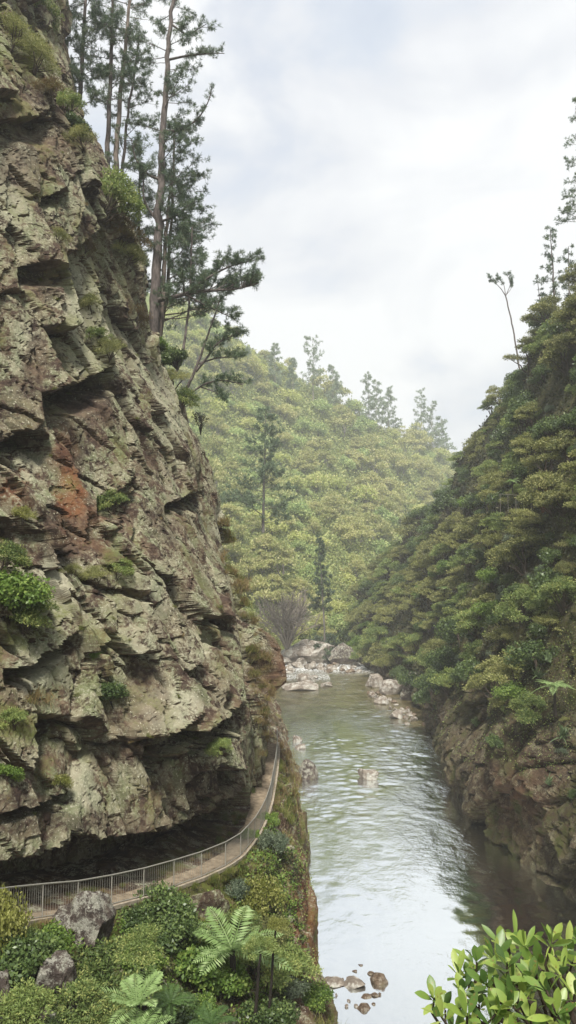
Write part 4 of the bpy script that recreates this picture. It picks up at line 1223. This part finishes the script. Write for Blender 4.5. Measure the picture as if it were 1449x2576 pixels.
rb(927, 1962, 50, 26, 1, 'lone pale boulder in the middle of the calm river', None, deep=.8, sub=5)
rb(765, 1738, 95, 22, 2, 'broad flat pale rock in the upstream river', None, deep=.9, sub=5)
rb(770, 1718, 44, 24, 3, 'pointed pale rock on top of the broad flat river rock', None)
rb(818, 1728, 34, 12, 4, 'low pale stone right beside the broad flat river rock', None)
rb(792, 1708, 22, 8, 5, 'small pale stone just behind the pointed river rock', None)
rb(772, 1668, 150, 58, 6, 'huge rounded pink grey boulder on the far bank', None, deep=.6, sub=5, sink=.15)
rb(852, 1672, 78, 46, 7, 'large brown grey boulder right of the huge far bank boulder', None, deep=.7, sub=5, sink=.15, mat='lichen_rock')
i = 8
for (x, y, a, b) in [(715, 1672, 40, 16), (748, 1680, 30, 13), (780, 1684, 34, 14), (806, 1683, 26, 16), (735, 1690, 24, 8), (705, 1694, 34, 12), (838, 1685, 30, 9), (866, 1682, 22, 8), (893, 1676, 26, 12), (760, 1672, 34, 14), (905, 1690, 16, 7)]:
    rb(x, y, a, b, i, 'pale stone at the foot of the far bank boulders', 'stones below the far bank boulders', sub=3); i += 1
for (x, y, a, b, lab) in [(940, 1728, 46, 32, 'grey boulder farthest upstream on the right shore'), (986, 1748, 62, 34, 'broad pale boulder on the right shore above the stone beach'),
                          (1038, 1762, 60, 60, 'dark rough boulder against the bushes of the right shore'), (962, 1772, 32, 18, 'pale wedge stone standing in shallow water by the right shore'),
                          (1003, 1808, 34, 20, 'white flat topped stone in the shallows off the right shore'), (1024, 1824, 14, 9, 'small grey stone beside the white flat topped stone')]:
    rb(x, y, a, b, i, lab, None, mat='lichen_rock' if 'dark' in lab else 'boulder'); i += 1
for k_ in range(26):
    x = R.uniform(925, 1075); y = np.interp(x, [925, 1000, 1075], [1735, 1785, 1835]) + R.uniform(-16, 12)
    rb(x, y, R.uniform(8, 22), R.uniform(5, 11), i, 'small stone on the stony strip along the right shore', 'small stones along the right shore', mat=R.choice(['boulder', 'wet_rock']), sub=3); i += 1
# left edge rocks and the stones at the bottom
rb(772, 1962, 52, 40, i, 'pale grey rock jutting from the foot of the left bank into the river', None, mat='lichen_rock', deep=.9, sub=5); i += 1
rb(745, 1868, 30, 16, i, 'pale stone below the grassy left bank upstream', 'pale stones below the grassy left bank'); i += 1
rb(756, 1884, 26, 12, i, 'pale stone below the grassy left bank upstream', 'pale stones below the grassy left bank'); i += 1
for (x, y, a, b, lab, mt) in [(838, 2484, 58, 34, 'pale grey rock at the water edge among the bank plants', 'boulder'), (893, 2488, 62, 44, 'wet orange brown rock beside the pale rock at the water edge', 'boulder'),
                              (955, 2474, 50, 46, 'green and red stained boulder standing alone in the shallows', 'wet_rock'), (745, 2548, 110, 70, 'large reddish angular rock at the bottom of the bank', 'wet_rock'),
                              (932, 2452, 22, 8, 'flat red stone just behind the stained boulder', 'wet_rock'), (893, 2446, 14, 9, 'tiny dark stone in the shallows left of the flat red stone', 'wet_rock'),
                              (908, 2430, 14, 5, 'tiny brown stone farthest out in the shallows', 'wet_rock'), (922, 2512, 26, 14, 'dark brown stone in the shallows beside the bank', 'wet_rock'),
                              (942, 2508, 22, 14, 'red brown stone below the stained boulder', 'wet_rock'), (956, 2504, 11, 14, 'small upright rust stone below the stained boulder', 'wet_rock'),
                              (940, 2528, 14, 8, 'small rusty stone nearest the bottom grass', 'wet_rock'), (916, 2545, 40, 26, 'brown stone at the tip of the grassy bank', 'wet_rock')]:
    rb(x, y, a * .85, b * (.38 if x > 800 else .7), i, lab, None, mat=mt, z=.0 if x > 800 else 1.0); i += 1

for q in range(9):
    rb(R.uniform(815, 945), R.uniform(2450, 2540), R.uniform(7, 15), R.uniform(4, 8), i, 'little stone in the shallows at the foot of the bank', 'little stones in the near shallows', mat=R.choice(['boulder', 'wet_rock']), sub=3); i += 1
for q in range(22):
    rb(R.uniform(700, 900), R.uniform(1668, 1696), R.uniform(10, 26), R.uniform(5, 10), i, 'pale stone at the foot of the far bank boulders', 'stones below the far bank boulders', mat=R.choice(['boulder', 'boulder', 'wet_rock']), sub=3); i += 1
def bankrock(px, py, wpx, hpx, label, mat='lichen_rock', deep=.7, lift=0.):
    global i
    p = hit('bank', px, py + hpx * .35)
    w_ = wpx / CF * p.y / 2; h_ = hpx / CF * p.y
    i += 1
    return boulder('boulder', tuple(p + Vector((0, w_ * .45, -h_ * .22 + lift))), (w_ * 1.15, w_ * deep * 1.1, h_ * .62), i, label, M[mat], None, R.uniform(-.3, .3), sub=5, cuts=13, sink=.1, rough=.16)
bankrock(215, 2350, 190, 150, 'big lichen blotched rock directly below the railing', lift=.45)
bankrock(130, 2490, 130, 170, 'dark rock with white lichen spots lower on the fern slope', lift=.6)
bankrock(85, 2545, 90, 90, 'pale crusty rock at the bottom left corner of the slope')
bankrock(510, 2262, 90, 90, 'bare purple grey rock under the grassy strip by the railing', 'cliff')
bankrock(10, 2480, 60, 90, 'pale lichen rock cut by the left frame edge')

# ------------------------------------------------------------------ plants on the left bank
def onbank(key, px, py, rpx, label, group=None, sz=1.0, lift=0., **kw):
    if not key.startswith(('grs', 'dry')): rpx *= 1.3
    """py: where the middle of the crown shows; the plant stands on the bank under it"""
    p = hit('bank', px, min(py + rpx * .55, 2640))
    s = rpx / CF * p.y
    return place(key, tuple(p + Vector((0, s * .3, lift - s * .25))), s, None, label, group, s * sz, **kw)
onbank('nb_dark0', 395, 2285, 72, 'dark green bush growing against the railing')
onbank('nb_dark1', 330, 2300, 46, 'smaller dark bush left of the railing bush, above the lichen rock')
onbank('nb_bright0', 118, 2370, 55, 'bright green leafy bush below the left end of the railing')
p = hit('bank', 8, 2395); place('nb_yellow0', tuple(p + Vector((0, 0, -.2))), 0.8, None, 'yellow leaved bush at the left frame edge above the railing end', None, 1.75)
onbank('nb_dark2', 42, 2400, 75, 'dark twiggy shrub at the left frame edge below the railing')
onbank('nb_olive0', 250, 2470, 78, 'tall olive bush in the middle of the fern slope')
onbank('nb_bright1', 350, 2405, 52, 'light green bush above the pale fern')
onbank('nb_bright2', 490, 2410, 74, 'fresh green bush left of the big tree fern')
onbank('nb_bright3', 555, 2450, 60, 'fresh green bush under the big tree fern')
onbank('nb_dark3', 440, 2345, 60, 'dark bush behind the fresh green bushes')
onbank('nb_grey0', 690, 2105, 36, 'grey green flax like bush under the far bend of the railing')
onbank('nb_grey1', 600, 2225, 34, 'grey green bush beside the grassy strip')
onbank('nb_yellow1', 662, 2262, 50, 'thin yellowish sapling right of the grassy strip', sz=1.5)
onbank('nb_bright1', 632, 2090, 22, 'small green bush beside the bend of the railing')
onbank('nb_bright2', 686, 2050, 22, 'green bush outside the railing at its far bend')
onbank('nb_olive1', 720, 2440, 52, 'olive bush on the rock edge above the river')
onbank('nb_grey2', 735, 2480, 46, 'grey green bush above the reddish angular rock')
onbank('nb_olive2', 650, 2440, 60, 'dull bush between the big tree fern and the rock edge')
onbank('nb_bright3', 790, 2495, 40, 'green bush at the foot of the bank above the pale rock')
onbank('nb_grey3', 985, 2560, 26, 'small grey green shrub standing near the water at the bottom edge')
onbank('nb_dark1', 680, 2560, 60, 'dark bush below the big tree fern')
onbank('nb_dark2', 430, 2540, 66, 'dark bush at the bottom edge right of the pale fern')
onbank('nb_olive3', 180, 2550, 60, 'olive bush at the bottom edge beside the crusty rock')
onbank('nb_dark3', 700, 2380, 40, 'dark bush clinging to the rusty rock edge')
onbank('nb_olive0', 610, 2330, 40, 'dull bush right behind the big tree fern')
onbank('nb_tan0', 680, 2340, 42, 'brownish bush on the slope right of the big tree fern')
onbank('nb_olive1', 20, 2560, 60, 'olive bush in the bottom left corner')
for (x, y, r_, key) in [(560, 2180, 22, 'grs0'), (580, 2165, 22, 'grs1'), (545, 2200, 24, 'grs2'), (600, 2190, 24, 'grs3'), (575, 2215, 26, 'dry0'), (555, 2225, 22, 'grs1'), (590, 2235, 26, 'dry1'), (620, 2205, 22, 'grs0'), (470, 2215, 16, 'grs2'), (520, 2195, 18, 'grs3'), (610, 2165, 20, 'grs2'), (565, 2245, 22, 'dry2')]:
    onbank(key, x, y, r_ * 1.5, 'yellow green grass tuft on the grassy strip below the railing', 'grass tufts below the railing')
for (x, y, r_, key) in [(715, 1900, 22, 'dry0'), (722, 1930, 24, 'grs1'), (735, 1950, 22, 'dry2'), (712, 1960, 22, 'dry3'), (725, 1990, 24, 'grs0'), (740, 2000, 20, 'dry1'), (708, 2010, 20, 'grs2'), (715, 1865, 20, 'dry1'), (708, 1840, 20, 'dry2'), (745, 1975, 18, 'grs3'), (730, 1890, 20, 'dry3'), (722, 1870, 18, 'dry0'),
                        (740, 1925, 20, 'dry1'), (700, 1985, 16, 'dry2'), (728, 2030, 20, 'grs1'), (715, 2070, 18, 'dry0')]:
    onbank(key, x, y, r_ * 2.1, 'dry grass tuft on the outer bank by the far end of the railing', 'dry grass tufts on the outer bank')
for (x, y, r_, key) in [(830, 2535, 34, 'grs0'), (860, 2550, 34, 'grs1'), (800, 2550, 36, 'grs2'), (885, 2565, 34, 'grs3'), (870, 2520, 28, 'grs1'), (845, 2570, 34, 'grs0'), (910, 2570, 26, 'dry0'), (815, 2510, 26, 'grs3')]:
    onbank(key, x, y, r_ * 1.2, 'long green grass tuft at the bottom of the bank near the water', 'grass tufts near the water')
selb = np.where((BB > .015) & (BB < .55) & (BY > 20) & (BY < 46), 1.0, 0.0)
carpet('ground_cover', BNK, selb * sstep(-.5, .3, fbm(BX, BY, BZ, 3, 3, 87)), 16000, .34, M['bright'], .35, 87, 'low green plants covering the bank under the railing')
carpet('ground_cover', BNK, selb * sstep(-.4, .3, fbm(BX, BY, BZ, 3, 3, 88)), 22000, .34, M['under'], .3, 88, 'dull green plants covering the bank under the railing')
selb2 = np.where((BB > .1) & (BB < .97) & (BY > 30) & (BY < 64), 1.0, 0.0)
carpet('ground_cover', BNK, selb2 * sstep(-.1, .35, fbm(BX, BY, BZ, 2.5, 3, 89)), 7000, .22, M['kanuka_green'], .2, 89, 'brownish moss and low plants on the rock edge above the river')
for q in range(44):
    px = R.uniform(0, 720); lo = np.interp(px, [0, 200, 400, 560, 640, 760], [2370, 2370, 2330, 2290, 2200, 2330])
    py = R.uniform(lo, 2600)
    if px > 620 and py < 2460: continue
    if px < 330 and py < 2560 and abs(px - 215) < 110: continue
    if abs(px - 570) < 150 and 2250 < py < 2470: continue
    if abs(px - 360) < 120 and py > 2420: continue
    if abs(px - 590) < 60 and py > 2400: continue
    if abs(px - 215) < 90 and py < 2440: continue
    if abs(px - 110) < 80 and 2430 < py < 2570: continue
    kd, lb, gp = R.choice([('nb_dark', 'dark green bush in the thicket below the railing', 'dark bushes below the railing'), ('nb_olive', 'dull olive bush in the thicket below the railing', 'olive bushes below the railing'),
                       ('nb_bright', 'light green bush in the thicket below the railing', 'light green bushes below the railing'), ('nb_olive', 'dull olive bush in the thicket below the railing', 'olive bushes below the railing')])
    onbank(kd + str(R.randrange(4)), px, py, R.uniform(26, 52), lb, gp)
for q in range(44):
    y = R.uniform(23, 58); wv = R.uniform(1.35, 2.1)
    x = rail_x(y) - wv * R.uniform(.9, 1.1)
    place(R.choice(['grs0', 'grs1', 'grs2', 'dry0', 'dry3']), (x, y + wv * .45, rail_z(y) - .02), R.uniform(.22, .5), None, 'small grass tuft along the inner edge of the walking track', 'grass tufts along the track')
for q in range(60):
    y = R.uniform(24, 59)
    place(R.choice(['grs0', 'grs1', 'grs2', 'grs3', 'dry1']), (rail_x(y) + R.uniform(.12, .45), y, rail_z(y) - .12), R.uniform(.2, .5), None, 'grass tuft along the outer foot of the railing', 'grass tufts at the foot of the railing')
# tree ferns
def fern_at(key, px, py, Rpx, Y, label, trunk_px=None, el=None, rz=0., sz=1.0):
    h_ = hit('bank', px, py + 45); Y = h_.y - 1.3
    p = at(px, py, Y); s = Rpx / CF * Y
    o = place(key, tuple(p), s, rz, label, None, s * sz, tilt=(0.12, 0))
    return o
proto('fern_big', 'tree_fern', 'tree fern', fern_parts(650, 17, 1.0, 1.9, (.05, 1.0), .35), (M['fern'], M['dark_bark']), ('fronds', 'trunk'))
proto('fern_up', 'tree_fern', 'tree fern', fern_parts(651, 13, 1.0, 1.2, (.35, 1.15), .4), (M['fern'], M['dark_bark']), ('fronds', 'trunk'))
fern_at('fern_big', 585, 2392, 150, 29.5, 'big pale tree fern with wide crown right of the fresh green bushes')
fern_at('fern_up', 345, 2530, 135, 26.5, 'pale tree fern low on the slope behind a black trunk', rz=.4)
fern_at('fern0', 350, 2600, 105, 25.0, 'lime green fern at the bottom edge under the pale tree fern')
fern_at('fernd0', 530, 2575, 80, 26.5, 'darker fern at the bottom edge right of the lime fern')
fern_at('fernd1', 430, 2520, 70, 28.5, 'small fern half hidden between the pale fern and the dark bush')
# black trunked saplings
def sapling(px, py0, py1, Y, r, label, lean=0, crown=None, cpx=30):
    Y = hit('bank', px, py0).y - 1.5
    p0, p1 = at(px, py0, Y), at(px + lean, py1, Y)
    o = empty('black_trunked_sapling', tuple(p0), label, 'tree')
    mb = MB(); d = p1 - p0
    mb.tube([(0, 0, -.6), d * .35 + Vector((.03, 0, 0)), d * .7 - Vector((.02, 0, 0)), d], [r, r * .9, r * .8, r * .6], 7)
    mb.build('trunk', M['dark_bark'], o)
    if crown:
        ms = PROTO[crown][3]; c = bpy.data.objects.new('crown', ms[0][1]); COL.objects.link(c); c.parent = o
        s = cpx / CF * Y; c.scale = (s, s, s); c.location = d - Vector((0, 0, s * .45))
    return o
sapling(362, 2570, 2400, 25.6, .085, 'black trunked sapling with dark leafy top in front of the pale tree fern', -2, 'nb_olive0', 58)
sapling(640, 2530, 2400, 28.0, .06, 'thin black trunked sapling right of the big tree fern', 16, 'nb_olive2', 40)
sapling(675, 2520, 2330, 30.0, .05, 'thin dark stem rising beside the rusty rock edge', 20, 'nb_yellow1', 30)

# ------------------------------------------------------------------ plants on the cliff face
def oncliff(key, px, py, rpx, label, group=None, sz=1.0, push=.12, tiltk=.35):
    if key.startswith('nb'): rpx *= 1.2
    p = hit('cliff', px, py + rpx * .35, 7)
    s = rpx / CF * p.y
    return place(key, (p.x - .1 * s, p.y + .1 * s, p.z - s * push), s, None, label, group, s * sz, (R.uniform(-.1, .1), tiltk))
for (key, x, y, r_, lab) in [
    ('nb_bright0', 30, 1490, 80, 'large bright green bush on the left part of the cliff face'), ('nb_olive0', 70, 1560, 55, 'olive bush hanging below the large bright bush on the cliff'),
    ('nb_olive1', 10, 1410, 45, 'small grey green bush above the large bright bush on the cliff'), ('nb_yellow0', 55, 1300, 30, 'yellow green bush beside the rust stained rock'),
    ('nb_olive2', 280, 1268, 36, 'olive shrub below the long crack in the middle of the cliff'), ('nb_bright1', 232, 1650, 24, 'small vivid green fern like bush in a crack of the cliff'),
    ('nb_olive3', 300, 1440, 34, 'grass green shrub on a ledge in the middle of the cliff'), ('nb_tan0', 245, 1445, 30, 'straw coloured shrub left of the ledge shrub on the cliff'),
    ('nb_dark0', 290, 1745, 40, 'dark blue green bush low on the cliff above the long dark slits'), ('nb_yellow1', 155, 1975, 30, 'yellowish bush above the undercut of the path'),
    ('nb_bright2', 15, 1945, 34, 'green bush at the left frame edge above the undercut'), ('nb_olive0', 560, 1885, 26, 'small shrub beside the long dark slit near the path'),
    ('nb_tan1', 40, 85, 55, 'olive brown shrub at the top left of the rock face'), ('nb_tan2', 85, 150, 45, 'tan shrub below the topmost shrub of the rock face'),
    ('nb_olive1', 120, 40, 45, 'dark shrub near the top edge of the picture on the rock'), ('nb_brown0', 130, 240, 40, 'brown shrub in the upper gully of the cliff'),
    ('nb_olive2', 180, 270, 40, 'shrub on the upper skyline of the cliff under the dense pine'), ('nb_tan3', 215, 360, 40, 'tan shrub on the skyline left of the bare trunks'),
    ('nb_dark1', 195, 310, 34, 'dark shrub on the skyline above the tan shrub'), ('nb_olive3', 270, 500, 66, 'large manuka bush with green top on the cliff edge'),
    ('nb_brown1', 310, 590, 55, 'brown shrub below the large manuka bush'), ('nb_tan0', 330, 640, 40, 'brownish green shrub above the upper rock step'),
    ('nb_tan1', 240, 770, 36, 'straw and green shrub in the long gully of the cliff'), ('nb_olive0', 255, 850, 30, 'green brown shrub low in the long gully'), ('nb_tan2', 275, 890, 34, 'fluffy straw coloured shrub at the end of the gully'),
    ('nb_brown2', 350, 795, 40, 'reddish brown shrub at the foot of the tall pine'), 
    ('nb_brown3', 210, 620, 30, 'brown tuft in the upper gully'),
    ('nb_tan0', 150, 590, 26, 'straw shrub beside the small cave high on the cliff'), ('nb_olive2', 40, 1820, 34, 'shrub on the low left bulge of the cliff'), ('nb_tan1', 185, 1440, 26, 'dull shrub beside the pale slab of the cliff'),
    ('nb_olive3', 620, 1990, 22, 'bush on the rock corner where the path bends')]:
    oncliff(key, x, y, r_, lab)
place('nb_bright3', tuple(at(405, 872, 60.6) - Vector((.15, 0, .6))), 1.15, None, 'round green shrub under the tall pine', None, None, (.1, .35))
place('nb_dark2', tuple(at(448, 905, 60.6) - Vector((.15, 0, .6))), 1.35, None, 'dark green bush under the young pine', None, None, (.1, .35))
place('nb_tan3', tuple(at(440, 960, 60.6) - Vector((.15, 0, .6))), 1.30, None, 'olive manuka bush on the cliff edge with bare stems', None, None, (.1, .35))
place('nb_olive1', tuple(at(458, 1015, 60.6) - Vector((.15, 0, .6))), 1.30, None, 'manuka bush on the cliff edge above the dead bush', None, None, (.1, .35))
for (x, y, r_, key) in [(95, 1725, 44, 'dry0'), (120, 1745, 40, 'dry1'), (75, 1740, 36, 'dry2')]:
    oncliff(key, x, y, r_, 'drooping straw grass tuft on the low left ledge of the cliff', 'straw grass tufts on the low ledge')
for q in range(110):
    t = R.random(); y = 1290 + 560 * t
    x = float(np.interp(y, [1290, 1500, 1640, 1750, 1850], [560, 612, 635, 650, 675])) + R.uniform(-8, 46) * min(1, .4 + t)
    oncliff(R.choice(['dry0', 'dry1', 'dry2', 'dry3', 'dry1', 'grs0']), x, y, R.uniform(18, 34), 'dry grass tuft in the gully beside the nose of the cliff', 'dry grass tufts along the nose of the cliff')
for q in range(70):
    x, y = R.uniform(0, 620), R.uniform(60, 2040)
    if x > np.interp(y, [0, 400, 830, 1260, 1640, 2040], [150, 220, 360, 520, 620, 560]): continue
    oncliff(R.choice(['grs0', 'grs1', 'grs2', 'dry3', 'dry0']), x, y, R.uniform(9, 18), 'small grass tuft rooted in the cracks of the cliff face', 'small grass tufts on the cliff face')
# ------------------------------------------------------------------ plants that stand out on the right wall
for (x, y, r_, key, lab) in [(1348, 1612, 34, 'flx0', 'flax like plant highest of three on the right wall'), (1390, 1645, 38, 'flx1', 'broad flax like plant in the middle of the right wall'), (1362, 1692, 36, 'flx2', 'drooping flax like plant lowest of three on the right wall'),
                              (1425, 1840, 34, 'flx3', 'flax like plant near the frame edge above the bare rock'), (1390, 1960, 28, 'flx0', 'small flax like plant on the bare rock at right')]:
    p = wallp(x, y); s = r_ / CF * p.y * 1.5
    place(key, tuple(p + Vector((-.5, 0, -.1))), s, None, lab, None, s, (0, -.5))
for (x, y, r_, key, lab) in [(1440, 1740, 60, 'fern0', 'tree fern at the right frame edge above the flax'), (1310, 1225, 24, 'fern1', 'small tree fern beside the orange rock scar'), (1130, 1480, 22, 'fern2', 'small tree fern deep in the right bush')]:
    p = wallp(x, y); s = r_ / CF * p.y
    place(key, tuple(p + Vector((-1.6, -.6, .6))), s, None, lab, None, s)
# small fence and orange scar on the right slope
p = wallp(1335, 1275)
fr = empty('viewpoint_fence', tuple(p + Vector((-2.2, -1.5, .2))), 'short post fence high on the right slope under the orange scar', 'fence')
for q in range(5):
    mb = MB(); mb.tube([(q * 1.0 - 2.0, q * .4, -1.2), (q * 1.0 - 2.0, q * .4, .9)], .03, 5); mb.build('post', M['far_bark'], fr)
mb = MB(); mb.tube([(-2.0, 0, .85), (2.0, 1.6, .85)], .025, 5); mb.build('rail', M['far_bark'], fr)
q = wallp(1362, 1215)
sc_ = boulder('rock_scar', tuple(q + Vector((.2, 0, -1.6))), (1.5, 1.7, 2.4), 901, 'orange bare rock scar in the bush high on the right slope', M['wet_rock'], None, 0, sub=5, cuts=22, rough=.3)
sc_['category'] = 'rock'
a = sc_.data.attributes['masks']; a.data.foreach_set('color', np.tile(np.array([1, 0, .9, 1], np.float32), len(sc_.data.vertices)))

# ------------------------------------------------------------------ leafy branch close to the camera
def leaf_shape(mb, p, d, up, L, W, rng):
    d = d / np.linalg.norm(d); s_ = np.cross(d, up); s_ /= np.linalg.norm(s_) + 1e-9; n_ = np.cross(s_, d)
    t = np.array([0, .12, .3, .5, .7, .86, 1.0]); ww = np.array([.05, .28, .72, .98, 1.0, .66, .06]) * W
    cur = rng.uniform(-.05, .22)
    V_ = []
    for a, b in zip(t, ww):
        c_ = p + d * L * a - n_ * L * cur * a * a
        V_ += [c_ - s_ * b + n_ * b * .22, c_, c_ + s_ * b + n_ * b * .22]
    Q = []
    for j in range(len(t) - 1):
        Q += [(3 * j, 3 * j + 1, 3 * j + 4, 3 * j + 3), (3 * j + 1, 3 * j + 2, 3 * j + 5, 3 * j + 4)]
    mb.add(V_, Q)
rngl = np.random.default_rng(77)
root = empty('leafy_shrub', tuple(at(1500, 2800, 2.6)), 'glossy bright green broad leaved shrub in the near bottom right corner', 'shrub')
rb_ = np.array(root.location)
lm_, bm_ = MB(), MB()
ros = [(1092, 2490, 2.5), (1120, 2520, 2.6), (1154, 2430, 2.55), (1199, 2400, 2.6), (1262, 2352, 2.6), (1300, 2345, 2.7), (1246, 2385, 2.5), (1319, 2360, 2.55), (1389, 2350, 2.4), (1425, 2368, 2.45), (1350, 2400, 2.5), (1275, 2410, 2.4),
       (1225, 2455, 2.4), (1165, 2475, 2.45), (1110, 2535, 2.35), (1175, 2535, 2.3), (1290, 2510, 2.3), (1340, 2440, 2.35), (1415, 2430, 2.35), (1440, 2400, 2.55), (1375, 2470, 2.25), (1315, 2475, 2.4), (1255, 2520, 2.3), (1400, 2530, 2.2),
       (1335, 2545, 2.25), (1205, 2505, 2.45), (1240, 2560, 2.3), (1445, 2480, 2.25), (1455, 2340, 2.6), (1140, 2575, 2.4), (1430, 2580, 2.2), (1300, 2590, 2.25), (1360, 2590, 2.3), (1195, 2590, 2.4), (1290, 2450, 2.5), (1180, 2440, 2.65), (1380, 2410, 2.6), (1330, 2510, 2.6), (1260, 2470, 2.65), (1420, 2500, 2.55)]
for (x, y, Y) in ros:
    p = np.array(at(x, y + 22, Y)) - rb_
    ax = np.array([rngl.normal() * .35 - .15, rngl.normal() * .35 - .35, 1.0]); ax /= np.linalg.norm(ax)
    n = rngl.integers(6, 10)
    a0 = rngl.uniform(0, 6.28)
    e1 = np.cross(ax, (1, 0, 0)); e1 /= np.linalg.norm(e1); e2 = np.cross(ax, e1)
    for j in range(n):
        an = a0 + j * 2.4; op = .35 + .95 * j / n
        d = ax * math.cos(op) + (e1 * math.cos(an) + e2 * math.sin(an)) * math.sin(op)
        leaf_shape(lm_, p - ax * .02 * j / n + d * .006, d, ax + rngl.normal(size=3) * .15, rngl.uniform(.042, .095) * (.75 + .25 * op), rngl.uniform(.0085, .0145), rngl)
    q = p - ax * .14 + np.array([.08, .03, -.08])
    stem = [p, p - ax * .07, q, (q + np.array([0, 0, -.1])) * .75]
    bm_.tube(stem, [.0035, .0045, .006, .008], 5, False)
for (x, y, Y) in [(1200, 2500, 2.5), (1300, 2480, 2.5), (1400, 2460, 2.45), (1250, 2560, 2.4), (1150, 2540, 2.5)]:
    p = np.array(at(x, y, Y)) - rb_
    bm_.tube([(0, 0, 0), p * .45 + np.array([.02, 0, .03]), p], [.016, .011, .006], 6, False)
def near_leaf_mat():
    m, nt, out = new_mat('glossy_shrub_leaves'); k = NT(nt)
    geo = k.n('ShaderNodeNewGeometry')
    isl = geo.outputs['Random Per Island']
    n = k.noise(k.coord(), 40, 3, .6)
    col = k.ramp(k.m('ADD', k.m('MULTIPLY', isl, .8), k.m('MULTIPLY', n, .2)), [(.1, (.05, .10, .022)), (.4, (.14, .23, .045)), (.75, (.28, .37, .075)), (.97, (.40, .46, .13))])
    p = k.principled(None, k.mix(k.mr(k.noise(k.coord(), 90, 2, .5), .62, .72), col, (.22, .16, .05)), .40, .5, k.bump(n, .25, .002))
    t = k.n('ShaderNodeBsdfTranslucent'); k.l(col, t.inputs[0])
    ms = k.n('ShaderNodeMixShader'); ms.inputs[0].default_value = .35
    k.l(p, ms.inputs[1]); k.l(t.outputs[0], ms.inputs[2]); k.l(ms.outputs[0], out.inputs[0])
    return m
lm_.build('foliage', near_leaf_mat(), root, True)
bm_.build('branches', M['brown_bark'], root, True)

# ------------------------------------------------------------------ haze
m, nt, out = new_mat('valley_haze'); k = NT(nt)
pv = k.n('ShaderNodeVolumePrincipled')
pv.inputs['Color'].default_value = (.93, .95, .97, 1)
pv.inputs['Density'].default_value = .0006
pv.inputs['Anisotropy'].default_value = .2
k.l(pv.outputs[0], out.inputs['Volume'])
hb = MB(); hb.box((0, 330, 88), (800, 800, 97))
hz = hb.build('haze', m); tag(hz, 'pale haze filling the valley', 'haze', None, 'stuff')

# ------------------------------------------------------------------ render settings
sc.view_settings.view_transform = 'Standard'
sc.view_settings.look = 'None'
sc.view_settings.exposure = 0.70
sc.view_settings.gamma = 1
cy = sc.cycles
cy.max_bounces = 6; cy.diffuse_bounces = 3; cy.glossy_bounces = 3; cy.transmission_bounces = 3
cy.volume_bounces = 2
cy.use_denoising = True
cy.denoiser = 'OPENIMAGEDENOISE'
cy.denoising_input_passes = 'RGB_ALBEDO_NORMAL'
cy.denoising_prefilter = 'ACCURATE'
cy.use_adaptive_sampling = True
